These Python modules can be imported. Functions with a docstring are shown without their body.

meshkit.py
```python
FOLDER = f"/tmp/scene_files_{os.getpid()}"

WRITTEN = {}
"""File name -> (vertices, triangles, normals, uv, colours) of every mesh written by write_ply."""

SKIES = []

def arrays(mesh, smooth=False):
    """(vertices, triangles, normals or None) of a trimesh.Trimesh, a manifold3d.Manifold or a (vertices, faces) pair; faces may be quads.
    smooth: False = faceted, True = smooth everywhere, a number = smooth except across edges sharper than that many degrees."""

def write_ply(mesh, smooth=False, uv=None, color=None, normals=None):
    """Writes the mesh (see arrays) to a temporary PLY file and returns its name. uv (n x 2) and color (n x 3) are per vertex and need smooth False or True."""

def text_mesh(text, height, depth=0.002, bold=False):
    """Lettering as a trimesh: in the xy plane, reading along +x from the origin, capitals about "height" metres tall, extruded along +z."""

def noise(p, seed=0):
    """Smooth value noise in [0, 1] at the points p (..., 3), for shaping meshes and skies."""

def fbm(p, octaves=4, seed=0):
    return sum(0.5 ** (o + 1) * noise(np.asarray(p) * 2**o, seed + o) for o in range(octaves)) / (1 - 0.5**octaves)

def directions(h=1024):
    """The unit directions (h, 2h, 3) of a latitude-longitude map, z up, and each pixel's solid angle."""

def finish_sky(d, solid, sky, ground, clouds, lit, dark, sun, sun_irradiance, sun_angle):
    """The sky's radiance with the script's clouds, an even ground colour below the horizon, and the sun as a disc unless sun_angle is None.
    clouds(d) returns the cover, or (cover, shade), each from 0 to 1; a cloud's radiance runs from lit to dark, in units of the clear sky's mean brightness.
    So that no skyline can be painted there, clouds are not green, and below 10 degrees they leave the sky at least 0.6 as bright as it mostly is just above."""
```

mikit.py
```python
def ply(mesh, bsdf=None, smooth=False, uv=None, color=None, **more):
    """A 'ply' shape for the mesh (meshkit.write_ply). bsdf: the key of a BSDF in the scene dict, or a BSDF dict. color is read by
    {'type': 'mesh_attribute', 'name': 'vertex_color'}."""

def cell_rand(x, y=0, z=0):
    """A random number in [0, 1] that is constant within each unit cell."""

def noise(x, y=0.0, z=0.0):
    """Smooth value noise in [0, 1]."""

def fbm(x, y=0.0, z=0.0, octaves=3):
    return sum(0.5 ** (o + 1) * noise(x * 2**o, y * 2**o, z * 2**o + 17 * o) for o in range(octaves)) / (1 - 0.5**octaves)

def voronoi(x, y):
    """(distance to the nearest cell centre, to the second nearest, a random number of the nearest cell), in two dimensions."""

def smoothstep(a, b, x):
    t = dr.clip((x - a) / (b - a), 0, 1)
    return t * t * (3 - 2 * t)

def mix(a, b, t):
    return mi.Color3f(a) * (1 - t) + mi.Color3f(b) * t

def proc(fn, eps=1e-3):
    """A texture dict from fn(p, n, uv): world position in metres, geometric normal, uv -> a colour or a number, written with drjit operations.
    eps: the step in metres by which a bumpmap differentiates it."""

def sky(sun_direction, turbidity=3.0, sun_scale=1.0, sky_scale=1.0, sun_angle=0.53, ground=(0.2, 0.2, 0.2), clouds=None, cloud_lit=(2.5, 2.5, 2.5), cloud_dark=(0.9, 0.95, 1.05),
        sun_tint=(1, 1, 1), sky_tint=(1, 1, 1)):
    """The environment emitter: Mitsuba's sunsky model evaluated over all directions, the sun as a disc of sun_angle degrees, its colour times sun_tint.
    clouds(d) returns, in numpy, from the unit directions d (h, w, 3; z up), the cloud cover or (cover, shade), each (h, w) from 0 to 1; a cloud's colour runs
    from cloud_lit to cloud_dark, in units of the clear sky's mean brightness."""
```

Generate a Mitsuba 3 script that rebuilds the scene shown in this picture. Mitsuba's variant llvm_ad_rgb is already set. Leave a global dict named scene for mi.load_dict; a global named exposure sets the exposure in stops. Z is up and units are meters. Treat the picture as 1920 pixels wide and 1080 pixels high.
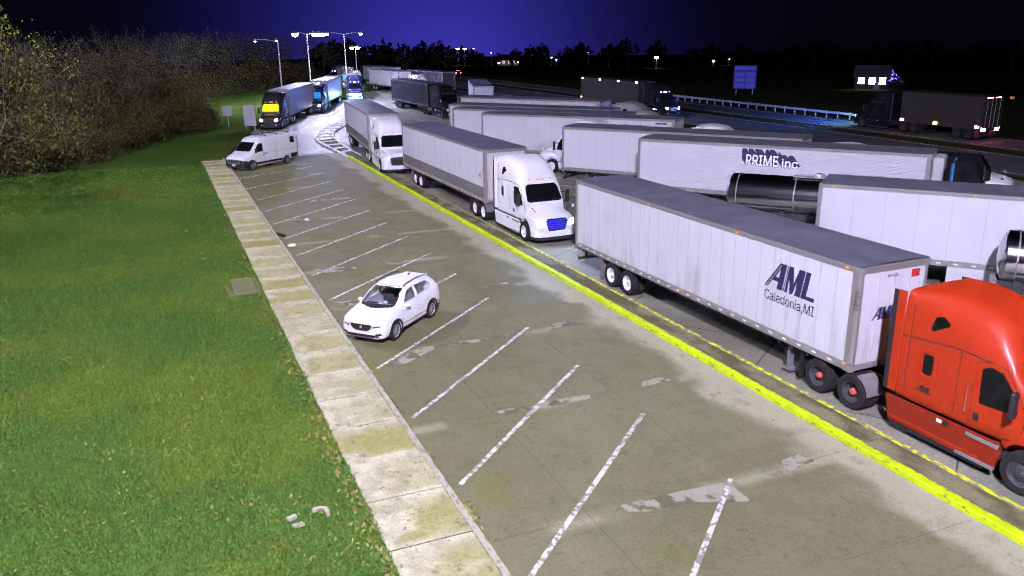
import math, random
import numpy as np, trimesh, shapely, manifold3d
import shapely.geometry as sg
import shapely.affinity as sa
import mitsuba as mi, drjit as dr
import mikit, meshkit
from mikit import proc, noise, fbm, voronoi, cell_rand, smoothstep, mix
from scipy.interpolate import PchipInterpolator
T = mi.ScalarTransform4f
rng = np.random.default_rng(7)
scene, labels = {}, {}

# ------------------------------------------------------------------ camera, sky, lamps, exposure
CAM_H = 10.2
pitch, roll, yaw = math.radians(17.011), math.radians(-0.672), math.radians(22.96)
fw = np.array([math.sin(yaw) * math.cos(pitch), math.cos(yaw) * math.cos(pitch), -math.sin(pitch)])
rt = np.array([math.cos(yaw), -math.sin(yaw), 0.0])
up0 = np.cross(rt, fw)
upv = -math.sin(roll) * rt + math.cos(roll) * up0
cam_o = np.array([0, 0, CAM_H])
scene['camera'] = {'type': 'perspective', 'fov': 2 * math.degrees(math.atan(960 / 1552.34)), 'fov_axis': 'x', 'near_clip': 0.1, 'far_clip': 4000.0,
                   'to_world': T().look_at(origin=cam_o.tolist(), target=(cam_o + fw).tolist(), up=upv.tolist())}
exposure = 0.0


def town_glow(d):
    az = np.degrees(np.arctan2(d[..., 0], d[..., 1]))
    el = np.degrees(np.arcsin(np.clip(d[..., 2], -1, 1)))
    n = meshkit.fbm(d * 5.0, 4, 3)
    g = np.exp(-((az - 18.0) / 9.5) ** 2) * np.exp(-np.maximum(el, 0) / 11.0)
    return np.clip(g * (0.65 + 0.5 * n), 0, 1)


scene['sky'] = {**mikit.sky([0.3, -0.6, 0.75], turbidity=3, sun_scale=0.0, sky_scale=0.030, ground=(0.02, 0.02, 0.02), clouds=town_glow,
                            cloud_lit=(38, 30, 360.0), cloud_dark=(38, 30, 360.0), sky_tint=(0.42, 0.30, 0.62)), 'sampling_weight': 6.0}

# the plain falls away below this rise, so the sky's edge lies 1.5 degrees lower to the south
scene['sky']['to_world'] = T().rotate([math.cos(math.radians(20)), -math.sin(math.radians(20)), 0], -1.5) @ scene['sky']['to_world']
LAMP_TINT = np.array([0.985, 0.925, 1.32])

# ------------------------------------------------------------------ materials


def bs(name, d, two=True):
    scene[name] = {'type': 'twosided', 'b': d} if two else d
    return name


def rgb(*c):
    return {'type': 'rgb', 'value': list(map(float, c))}


def pr(name, col, rough=0.5, metal=0.0, clear=0.0, spec=0.5, **k):
    base = col if isinstance(col, dict) else rgb(*col)
    return bs(name, {'type': 'principled', 'base_color': base, 'roughness': rough, 'metallic': metal, 'clearcoat': clear, 'clearcoat_gloss': 0.9, 'specular': spec, **k})


def f_lawn(p, n, uv):
    a = fbm(p.x * 0.35, p.y * 0.35, 0, 4)
    b = fbm(p.x * 3.1, p.y * 3.1, 3, 3)
    c = noise(p.x * 31, p.y * 31, 1)
    col = mix(mi.Color3f(0.0746, 0.1564, 0.0275), mi.Color3f(0.1177, 0.1776, 0.0275), smoothstep(0.35, 0.7, a))
    col = mix(col, mi.Color3f(0.1018, 0.1090, 0.0216), smoothstep(0.55, 0.75, b) * 0.5)
    return col * (0.45 + 0.8 * c)


bs('m_lawn', {'type': 'diffuse', 'reflectance': proc(f_lawn)})


def f_blade(p, n, uv):
    a = fbm(p.x * 0.35, p.y * 0.35, 0, 4)
    r = cell_rand(p.x * 40, p.y * 40)
    col = mix(mi.Color3f(0.0900, 0.1895, 0.0348), mi.Color3f(0.1499, 0.2251, 0.0348), dr.clip(smoothstep(0.35, 0.7, a) * 0.6 + r * 0.5, 0, 1))
    return col * (0.35 + 1.1 * cell_rand(p.x * 23, p.y * 29, 4))


bs('m_blade', {'type': 'diffuse', 'reflectance': proc(f_blade)})


def f_leaf(p, n, uv):
    r = cell_rand(p.x * 9, p.y * 9)
    return mix(mi.Color3f(0.17, 0.13, 0.04), mi.Color3f(0.32, 0.33, 0.10), r)


bs('m_litter', {'type': 'diffuse', 'reflectance': proc(f_leaf)})
X_WALK0, X_WALK1, X_KERB, X_MED0, X_MED1 = 3.285, 5.15, 5.31, 15.37, 16.53
WALK_P, WALK_0 = 1.972, 14.44


def f_walk(p, n, uv):
    v = (p.y - WALK_0) / WALK_P
    v = v - dr.floor(v)
    sl = dr.floor((p.y - WALK_0) / WALK_P)
    u = (p.x - X_WALK0) / (X_WALK1 - X_WALK0)
    nz = fbm(p.x * 1.5, p.y * 1.5, 2, 4)
    fine = fbm(p.x * 22, p.y * 22, 5, 2)
    near = smoothstep(12.0, 45.0, p.y)
    moss = smoothstep(0.30, 0.62, nz * 0.75 + u * 0.42 + near * 0.17 - 0.015) * smoothstep(0.0, 0.14, v) * smoothstep(1.0, 0.62, v) * (0.35 + 0.65 * cell_rand(sl, 3))
    base = mix(mi.Color3f(0.4787, 0.4664, 0.2970), mi.Color3f(0.3565, 0.3459, 0.2066), smoothstep(0.3, 0.75, fbm(p.x * 3, p.y * 3, 9, 4)))
    col = mix(base, mi.Color3f(0.2291, 0.2148, 0.0344), moss * 0.9)
    col = mix(col, mi.Color3f(0.2037, 0.1886, 0.0861), smoothstep(0.70, 0.80, fbm(p.x * 7, p.y * 7, 4, 3)) * 0.8)
    return col * (0.8 + 0.4 * fine)


pr('m_walk', proc(f_walk), 0.85, spec=0.2)


def f_kerbc(p, n, uv):
    a = fbm(p.x * 14, p.y * 9, p.z * 14, 3)
    return mix(mi.Color3f(0.3780, 0.3708, 0.2601), mi.Color3f(0.2250, 0.2225, 0.1362), smoothstep(0.45, 0.75, a))


pr('m_kerb', proc(f_kerbc), 0.8, spec=0.2)


def f_slab(p, n, uv):
    big = fbm(p.x * 0.30, p.y * 0.16, 1, 4)
    mid = fbm(p.x * 1.6, p.y * 1.6, 4, 4)
    fine = fbm(p.x * 26, p.y * 26, 5, 3)
    col = mix(mi.Color3f(0.1401, 0.1412, 0.0651), mi.Color3f(0.1697, 0.1711, 0.0847), smoothstep(0.3, 0.7, big * 0.6 + mid * 0.4))
    col = mix(col, mi.Color3f(0.1381, 0.1474, 0.0394), smoothstep(0.5, 0.75, fbm(p.x * 0.8, p.y * 0.5, 11, 3)) * smoothstep(12.0, 7.0, p.x) * 0.7)
    # wheel-polished pale strip along the raised median, and pale rags by the cross joints
    edge = p.x + (fbm(p.x * 0.9, p.y * 0.55, 7, 4) - 0.5) * 1.6
    col = mix(col, mi.Color3f(0.3304, 0.3299, 0.2119), smoothstep(13.8, 14.7, edge) * 0.9)
    jy = (p.y - 14.1) / 5.7
    dj = (jy - dr.floor(jy + 0.5)) * 5.7
    rag = smoothstep(0.42, 0.02, dr.abs(dj + 0.12)) * smoothstep(0.50, 0.62, fbm(p.x * 0.55, p.y * 0.35, 21, 3))
    col = mix(col, mi.Color3f(0.3156, 0.3143, 0.1892), rag * 0.55)
    stain = smoothstep(0.66, 0.74, fbm(p.x * 1.1, p.y * 1.1, 31, 4))
    col = mix(col, mi.Color3f(0.0838, 0.0825, 0.0469), stain * 0.2)
    pit = smoothstep(0.70, 0.78, fbm(p.x * 4.1, p.y * 4.1, 8, 4))
    col = mix(col, mi.Color3f(0.0888, 0.0876, 0.0455), pit * 0.35)
    return col * (0.80 + 0.40 * fine)


pr('m_slab', proc(f_slab), 0.7, spec=0.35)


def f_patch(p, n, uv):
    a = fbm(p.x * 3, p.y * 3, 2, 4)
    return mix(mi.Color3f(0.2861, 0.2834, 0.2035), mi.Color3f(0.1220, 0.1203, 0.0618), smoothstep(0.40, 0.60, a)) * (0.8 + 0.4 * fbm(p.x * 30, p.y * 30, 1, 2))


pr('m_patch', proc(f_patch), 0.75, spec=0.3)


def f_lot(p, n, uv):
    a = fbm(p.x * 0.22, p.y * 0.22, 1, 4)
    b = fbm(p.x * 18, p.y * 18, 5, 3)
    col = mix(mi.Color3f(0.1530, 0.1498, 0.1035), mi.Color3f(0.2340, 0.2340, 0.1739), smoothstep(0.3, 0.7, a))
    u = (p.x * 0.81 + p.y * 0.59) / 4.6
    v = (p.x * 0.59 - p.y * 0.81) / 6.0
    j = dr.minimum(dr.abs(u - dr.floor(u + 0.5)) * 4.6, dr.abs(v - dr.floor(v + 0.5)) * 6.0)
    return mix(mi.Color3f(0.0450, 0.0468, 0.0373), col, smoothstep(0.01, 0.03, j)) * (0.75 + 0.5 * b)


pr('m_lot', proc(f_lot), 0.55, spec=0.5)


def f_medc(p, n, uv):
    a = fbm(p.x * 2.2, p.y * 1.1, 1, 4)
    col = mix(mi.Color3f(0.0937, 0.0889, 0.0383), mi.Color3f(0.1874, 0.1824, 0.0994), smoothstep(0.35, 0.72, a))
    return col * (0.7 + 0.6 * fbm(p.x * 24, p.y * 24, 3, 3))


pr('m_median', proc(f_medc), 0.85, spec=0.2)


def f_yel(p, n, uv):
    w = fbm(p.x * 16, p.y * 8, p.z * 16, 4)
    lip = smoothstep(X_MED0 + 0.20, X_MED0 + 0.29, p.x)
    worn = smoothstep(0.44, 0.56, w - 0.215 + lip * 0.31)
    g = mix(mi.Color3f(0.55, 0.74, 0.004), mi.Color3f(0.36, 0.50, 0.006), fbm(p.x * 5, p.y * 2.5, 9, 3))
    return mix(g, mi.Color3f(0.20, 0.20, 0.07), worn)


pr('m_yellow', proc(f_yel), 0.6, spec=0.3)


def f_yel2(p, n, uv):
    w = fbm(p.x * 15, p.y * 7, p.z * 15, 4)
    worn = smoothstep(0.42, 0.60, w + smoothstep(32.0, 55.0, p.y) * 0.25)
    return mix(mi.Color3f(0.55, 0.60, 0.012), mi.Color3f(0.22, 0.21, 0.12), worn)


pr('m_yellow_far', proc(f_yel2), 0.7, spec=0.3)


def f_line(p, n, uv):
    w = fbm(p.x * 11, p.y * 11, 2, 4)
    q = (p.x - 11.5) * 0.68 - (p.y - 18.0) * 0.73
    s = smoothstep(0.47, 0.58, w * 0.8 + fbm(p.x * 1.3, p.y * 1.3, 6, 3) * 0.22)
    return mix(mi.Color3f(0.5800, 0.5700, 0.4950), mi.Color3f(0.1500, 0.1450, 0.0945), s * 0.8)


pr('m_line', proc(f_line), 0.6, spec=0.3)


def f_nose(p, n, uv):
    w = fbm(p.x * 3, p.y * 3, 2, 4)
    return mix(mi.Color3f(0.72, 0.71, 0.70), mi.Color3f(0.30, 0.29, 0.27), smoothstep(0.5, 0.7, w))


pr('m_nose', proc(f_nose), 0.6, spec=0.4)


def f_road(p, n, uv):
    a = fbm(p.x * 0.4, p.y * 0.1, 1, 4)
    return mix(mi.Color3f(0.045, 0.045, 0.048), mi.Color3f(0.085, 0.085, 0.09), a) * (0.8 + 0.4 * fbm(p.x * 15, p.y * 15, 3, 2))


pr('m_highway', proc(f_road), 0.75, spec=0.3)


def f_ground(p, n, uv):
    a = fbm(p.x * 0.08, p.y * 0.08, 1, 5)
    return mix(mi.Color3f(0.030, 0.042, 0.012), mi.Color3f(0.075, 0.075, 0.035), a)


bs('m_ground', {'type': 'diffuse', 'reflectance': proc(f_ground)})


def f_trailer(p, n, uv):
    h = p.x * 0.8 + p.y * 0.6
    streak = fbm(h * 7.0, p.z * 0.5, 2, 4)
    blot = fbm(p.x * 0.9, p.y * 0.9, p.z * 1.4, 3)
    low = smoothstep(2.3, 1.2, p.z)
    d = smoothstep(0.50, 0.95, streak * 0.6 + blot * 0.35 + low * 0.16)
    return mix(mi.Color3f(0.5300, 0.5299, 0.5465), mi.Color3f(0.3643, 0.3561, 0.3395), d * 0.75)


pr('m_trailer', proc(f_trailer), 0.42, spec=0.4)


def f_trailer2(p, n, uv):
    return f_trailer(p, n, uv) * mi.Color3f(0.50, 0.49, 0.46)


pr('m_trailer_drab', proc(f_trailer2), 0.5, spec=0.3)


def f_scuff(p, n, uv):
    a = fbm(p.x * 4, p.y * 1.2, p.z * 3, 4)
    return mix(mi.Color3f(0.20, 0.195, 0.185), mi.Color3f(0.11, 0.105, 0.10), a)


pr('m_scuff', proc(f_scuff), 0.7, spec=0.3)


def f_roof(p, n, uv):
    a = fbm(p.x * 1.3, p.y * 1.3, 3, 4)
    return mix(mi.Color3f(0.42, 0.43, 0.52), mi.Color3f(0.27, 0.27, 0.33), a)


pr('m_roof', proc(f_roof), 0.42, metal=0.75)
pr('m_alu', (0.30, 0.295, 0.28), 0.45, metal=0.5)


def f_rail(p, n, uv):
    a = fbm(p.x * 6, p.y * 3, p.z * 6, 3)
    return mix(mi.Color3f(0.36, 0.35, 0.33), mi.Color3f(0.19, 0.18, 0.16), a)


pr('m_rail', proc(f_rail), 0.55, metal=0.3)
pr('m_steel', (0.035, 0.034, 0.033), 0.6)
pr('m_tyre', (0.022, 0.021, 0.020), 0.85, spec=0.2)
pr('m_rim', (0.82, 0.82, 0.84), 0.25, metal=0.35)
pr('m_rim_dark', (0.05, 0.05, 0.05), 0.5)
pr('m_hub_red', (0.55, 0.10, 0.07), 0.4)
pr('m_alloy', (0.62, 0.62, 0.63), 0.3, metal=0.8)
pr('m_chrome', (0.85, 0.85, 0.87), 0.12, metal=1.0)
pr('m_tank', (0.62, 0.62, 0.65), 0.16, metal=1.0)
pr('m_glass', (0.005, 0.006, 0.007), 0.05, spec=0.35)
pr('m_glass_blue', (0.02, 0.12, 0.40), 0.1, spec=0.6)
pr('m_black', (0.018, 0.018, 0.019), 0.5)
pr('m_grey', (0.16, 0.155, 0.15), 0.55)
pr('m_white', (0.73, 0.725, 0.735), 0.22, clear=0.8)
pr('m_red', (0.40, 0.029, 0.006), 0.45, clear=0.7, spec=0.2)
pr('m_matte', (0.010, 0.010, 0.012), 0.85, spec=0.1)
bs('m_clear_glass', {'type': 'thindielectric'}, False)
pr('m_joint', (0.085, 0.078, 0.035), 0.9, spec=0.1)
pr('m_seam', (0.46, 0.455, 0.475), 0.5)
pr('m_cloth', (0.05, 0.05, 0.055), 0.9)
pr('m_pale_blue', (0.45, 0.70, 0.80), 0.7)
pr('m_teal', (0.02, 0.16, 0.45), 0.35)
pr('m_dim', (0.040, 0.035, 0.028), 0.7, spec=0.2)
pr('m_path', (0.135, 0.145, 0.062), 0.9, spec=0.2)
pr('m_red_dark', (0.24, 0.022, 0.008), 0.55, spec=0.25)
pr('m_navy', (0.02, 0.025, 0.09), 0.3, clear=0.6)
pr('m_charcoal', (0.03, 0.03, 0.035), 0.3, clear=0.6)
pr('m_grille_glow', (0.06, 0.05, 0.95), 0.35)  # blue headlight bloom painted into the grille bars
pr('m_grille_glow_dark', (0.008, 0.008, 0.13), 0.5)  # the same bloom, darker, painted behind the bars
pr('m_dark_trailer', (0.045, 0.045, 0.055), 0.45)
pr('m_decal_navy', (0.025, 0.020, 0.075), 0.5)
pr('m_decal_white', (0.85, 0.85, 0.86), 0.5)
pr('m_decal_black', (0.02, 0.02, 0.02), 0.5)
pr('m_tape', (0.75, 0.73, 0.66), 0.4)
pr('m_tape_red', (0.50, 0.03, 0.03), 0.4)
pr('m_lens', (0.70, 0.72, 0.75), 0.1, spec=0.7)
pr('m_amber', (0.75, 0.32, 0.02), 0.3)
pr('m_galv', (0.45, 0.46, 0.47), 0.5, metal=0.4)
pr('m_pole', (0.62, 0.61, 0.63), 0.45, metal=0.2)
pr('m_sign_back', (0.40, 0.40, 0.42), 0.5, metal=0.3)
pr('m_sign_blue', (0.015, 0.018, 0.16), 0.5)
pr('m_sign_panel', (0.05, 0.05, 0.22), 0.5)
pr('m_wall', (0.45, 0.40, 0.35), 0.8)
pr('m_shingle', (0.06, 0.055, 0.05), 0.8)
pr('m_hose', (0.50, 0.49, 0.42), 0.5)


def f_bark(p, n, uv):
    a = fbm(p.x * 3, p.y * 3, p.z * 3, 3)
    return mix(mi.Color3f(0.1562, 0.1475, 0.0975), mi.Color3f(0.0875, 0.0800, 0.0525), a)


bs('m_bark', {'type': 'diffuse', 'reflectance': proc(f_bark)})


def f_fol(p, n, uv):
    a = fbm(p.x * 0.45, p.y * 0.45, p.z * 0.45, 3)
    r = cell_rand(p.x * 7, p.y * 7, p.z * 7)
    return mix(mi.Color3f(0.0650, 0.0675, 0.0240), mi.Color3f(0.1118, 0.1025, 0.0360), dr.clip(smoothstep(0.35, 0.65, a) * 0.6 + r * 0.4, 0, 1))


bs('m_foliage', {'type': 'diffuse', 'reflectance': proc(f_fol)})
bs('m_foliage_dark', {'type': 'diffuse', 'reflectance': rgb(0.018, 0.019, 0.012)})
bs('m_foliage_rust', {'type': 'diffuse', 'reflectance': rgb(0.072, 0.045, 0.020)})
bs('m_foliage_bright', {'type': 'diffuse', 'reflectance': rgb(0.085, 0.095, 0.018)})
# ------------------------------------------------------------------ helpers
def cat(*ms):
    return trimesh.util.concatenate([m for g in ms for m in (g if isinstance(g, (list, tuple)) else [g])])


def box(x0, x1, y0, y1, z0, z1, b=0.0):
    if b <= 0:
        m = trimesh.creation.box((x1 - x0, y1 - y0, z1 - z0))
        m.apply_translation(((x0 + x1) / 2, (y0 + y1) / 2, (z0 + z1) / 2))
        return m
    h = np.array([x1 - x0, y1 - y0, z1 - z0]) / 2
    pts = []
    for s in np.ndindex(2, 2, 2):
        s = np.array(s) * 2 - 1
        for k in range(3):
            q = h - b
            q[k] = h[k]
            pts.append(s * q)
    m = trimesh.convex.convex_hull(np.array(pts))
    m.apply_translation(((x0 + x1) / 2, (y0 + y1) / 2, (z0 + z1) / 2))
    return m


def prism(poly2, y0, y1):
    """polygon in (x, z), extruded from y0 to y1"""
    m = trimesh.creation.extrude_polygon(sg.Polygon(poly2), y1 - y0, engine='earcut')
    m.apply_transform([[1, 0, 0, 0], [0, 0, -1, y1], [0, 1, 0, 0], [0, 0, 0, 1]])
    return m


def flat(poly, z0, z1):
    m = trimesh.creation.extrude_polygon(poly if hasattr(poly, 'exterior') else sg.Polygon(poly), z1 - z0, engine='earcut')
    m.apply_translation((0, 0, z0))
    return m


def tubes(P0, P1, R0, R1, sides=4):
    P0, P1 = np.atleast_2d(P0).astype(float), np.atleast_2d(P1).astype(float)
    R0, R1 = np.broadcast_to(R0, len(P0)).astype(float), np.broadcast_to(R1, len(P0)).astype(float)
    t = P1 - P0
    t = t / (np.linalg.norm(t, axis=1, keepdims=True) + 1e-9)
    a = np.cross(t, np.where(np.abs(t[:, 2:]) < 0.9, [[0, 0, 1.0]], [[1.0, 0, 0]]))
    a /= np.linalg.norm(a, axis=1, keepdims=True) + 1e-9
    b = np.cross(t, a)
    g = np.arange(sides) * 2 * np.pi / sides
    ring = np.cos(g)[None, :, None] * a[:, None] + np.sin(g)[None, :, None] * b[:, None]
    v = np.concatenate([P0[:, None] + ring * R0[:, None, None], P1[:, None] + ring * R1[:, None, None]], 1)
    n = len(P0)
    i = np.arange(sides)
    j = (i + 1) % sides
    f = np.concatenate([np.stack([i, j, j + sides], 1), np.stack([i, j + sides, i + sides], 1)])
    caps = np.zeros((0, 3), int) if sides == 3 else np.array([[sides, sides + k, sides + k + 1] for k in range(1, sides - 1)] + [[0, k + 1, k] for k in range(1, sides - 1)])
    f = np.concatenate([f, caps])
    return trimesh.Trimesh(v.reshape(-1, 3), (f[None] + (np.arange(n) * 2 * sides)[:, None, None]).reshape(-1, 3), process=False)


def rod(p0, p1, r, sides=8, r1=None):
    return tubes([p0], [p1], r, r if r1 is None else r1, sides)


def pipe(pts, r, sides=6):
    pts = np.array(pts, float)
    return tubes(pts[:-1], pts[1:], r, r, sides)


def lathe(prof, n=24, axis='y', closed=False):
    """prof: (radius, along) pairs"""
    prof = np.array(prof, float)
    k = len(prof)
    g = np.arange(n) * 2 * np.pi / n
    v = np.stack([prof[None, :, 0] * np.cos(g)[:, None], np.broadcast_to(prof[None, :, 1], (n, k)), prof[None, :, 0] * np.sin(g)[:, None]], -1)
    if axis == 'z':
        v = v[..., [0, 2, 1]]
    if axis == 'x':
        v = v[..., [1, 0, 2]]
    f = []
    for i in range(n):
        j = (i + 1) % n
        for q in range(k if closed else k - 1):
            r = (q + 1) % k
            f += [[i * k + q, j * k + q, j * k + r], [i * k + q, j * k + r, i * k + r]]
    m = trimesh.Trimesh(v.reshape(-1, 3), f, process=True)
    if closed and m.volume < 0:
        m.invert()
    return m


def ball(c, r, sub=1, squash=(1, 1, 1)):
    m = trimesh.creation.icosphere(sub, r)
    m.apply_scale(squash)
    m.apply_translation(c)
    return m


def at(m, M):
    m = m.copy()
    m.apply_transform(M)
    return m


def shift(m, x=0, y=0, z=0):
    m = m.copy()
    m.apply_translation((x, y, z))
    return m


def loft(sec):
    """sec (S, K, 3): closed loops"""
    sec = np.asarray(sec, float)
    S, K = sec.shape[:2]
    v = sec.reshape(-1, 3)
    f = []
    for s in range(S - 1):
        for k in range(K):
            l = (k + 1) % K
            a, b, c, d = s * K + k, s * K + l, (s + 1) * K + l, (s + 1) * K + k
            f += [[a, b, c], [a, c, d]]
    v = np.vstack([v, sec[0].mean(0), sec[-1].mean(0)])
    for k in range(K):
        l = (k + 1) % K
        f += [[S * K, l, k], [S * K + 1, (S - 1) * K + k, (S - 1) * K + l]]
    m = trimesh.Trimesh(v, f, process=False)
    if m.volume < 0:
        m.invert()
    return m


def to_man(m):
    return manifold3d.Manifold(manifold3d.Mesh(vert_properties=np.asarray(m.vertices, np.float32), tri_verts=np.asarray(m.faces, np.uint32)))


def cut(m, *tools):
    a = to_man(m)
    if a.is_empty():
        return m
    for t in tools:
        a = a - to_man(t)
    o = a.to_mesh()
    if len(o.tri_verts) == 0:
        return m
    return trimesh.Trimesh(o.vert_properties[:, :3], o.tri_verts, process=False)


def body(keys, n=30, rounds=2):
    """keys: list of (x, [(y, z) x K from bottom centre to top centre]); returns a closed symmetric lofted body"""
    xs = np.array([k[0] for k in keys])
    P = np.array([k[1] for k in keys], float)
    o = np.argsort(xs)
    xs, P = xs[o], P[o]
    f = PchipInterpolator(xs, P, axis=0)
    X = np.unique(np.concatenate([np.linspace(xs[0], xs[-1], n), xs]))
    out = []
    for x in X:
        h = f(x)
        for _ in range(rounds):
            q = [h[0]]
            for a, b in zip(h[:-1], h[1:]):
                q += [a * 0.75 + b * 0.25, a * 0.25 + b * 0.75]
            q.append(h[-1])
            h = np.array(q)
        full = np.vstack([h, (h * [-1, 1])[-2:0:-1]])
        out.append(np.column_stack([np.full(len(full), x), full]))
    return loft(out)


def raycast(mesh, O, D):
    tri = mesh.triangles
    a, e1, e2 = tri[:, 0], tri[:, 1] - tri[:, 0], tri[:, 2] - tri[:, 0]
    pv = np.cross(D, e2)
    det = np.einsum('ij,ij->i', e1, pv)
    ok = np.abs(det) > 1e-12
    inv = np.where(ok, 1 / np.where(ok, det, 1), 0)
    best = np.full(len(O), np.inf)
    for i in range(0, len(O), 64):
        tv = O[i:i + 64, None] - a[None]
        u = np.einsum('rti,ti->rt', tv, pv) * inv
        q = np.cross(tv, e1[None])
        v = np.einsum('i,rti->rt', D, q) * inv
        t = np.einsum('rti,ti->rt', q, e2) * inv
        hit = ok[None] & (u >= -1e-6) & (v >= -1e-6) & (u + v <= 1 + 1e-6) & (t > 0)
        best[i:i + 64] = np.where(hit, t, np.inf).min(1)
    return best


def patch(mesh, poly, axis, sign, res=0.12, off=0.006, thick=0.03):
    """A panel that follows the surface of mesh: polygon in the two other axes, laid on along axis from the side sign."""
    poly = sg.Polygon(poly) if not hasattr(poly, 'exterior') else poly
    k = 'xyz'.index(axis)
    other = [i for i in range(3) if i != k]
    x0, y0, x1, y1 = poly.bounds
    nx, ny = max(1, int(math.ceil((x1 - x0) / res))), max(1, int(math.ceil((y1 - y0) / res)))
    gx, gy = np.linspace(x0, x1, nx + 1), np.linspace(y0, y1, ny + 1)
    idx, V, F = {}, [], []

    def vid(q):
        key = (round(q[0], 4), round(q[1], 4))
        if key not in idx:
            idx[key] = len(V)
            V.append(key)
        return idx[key]
    for i in range(nx):
        for j in range(ny):
            c = poly.intersection(sg.box(gx[i], gy[j], gx[i + 1], gy[j + 1]))
            for g in getattr(c, 'geoms', [c]):
                if g.geom_type != 'Polygon' or g.area < 1e-7:
                    continue
                v, f = trimesh.creation.triangulate_polygon(g, engine='earcut')
                ids = [vid(q) for q in v]
                F += [[ids[a], ids[b], ids[d]] for a, b, d in f]
    V, F = np.array(V), np.array(F)
    F = F[(F[:, 0] != F[:, 1]) & (F[:, 1] != F[:, 2]) & (F[:, 0] != F[:, 2])]
    D = np.zeros(3)
    D[k] = -sign
    O = np.zeros((len(V), 3))
    O[:, other] = V
    O[:, k] = sign * 20
    t = raycast(mesh, O, D)
    bad = ~np.isfinite(t)
    if bad.all():
        raise ValueError('patch misses')
    good = np.where(~bad)[0]
    for i in np.where(bad)[0]:
        t[i] = t[good[np.argmin(((V[good] - V[i]) ** 2).sum(1))]]
    top = O + D * (t - off)[:, None]
    bot = O + D * (t - off + thick)[:, None]
    n = len(V)
    e = np.vstack([F[:, [0, 1]], F[:, [1, 2]], F[:, [2, 0]]])
    se = {tuple(x) for x in e.tolist()}
    bnd = [x for x in se if (x[1], x[0]) not in se]
    side = []
    for a, b in bnd:
        side += [[b, a, a + n], [b, a + n, b + n]]
    m = trimesh.Trimesh(np.vstack([top, bot]), np.vstack([F, F[:, ::-1] + n, np.array(side)]), process=False)
    nrm = np.cross(top[F[:, 1]] - top[F[:, 0]], top[F[:, 2]] - top[F[:, 0]]).sum(0)
    if nrm[k] * sign < 0:
        m.invert()
    return m


def rpoly(pts, r):
    p = sg.Polygon(pts)
    return p.buffer(-r).buffer(r, quad_segs=3)


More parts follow.
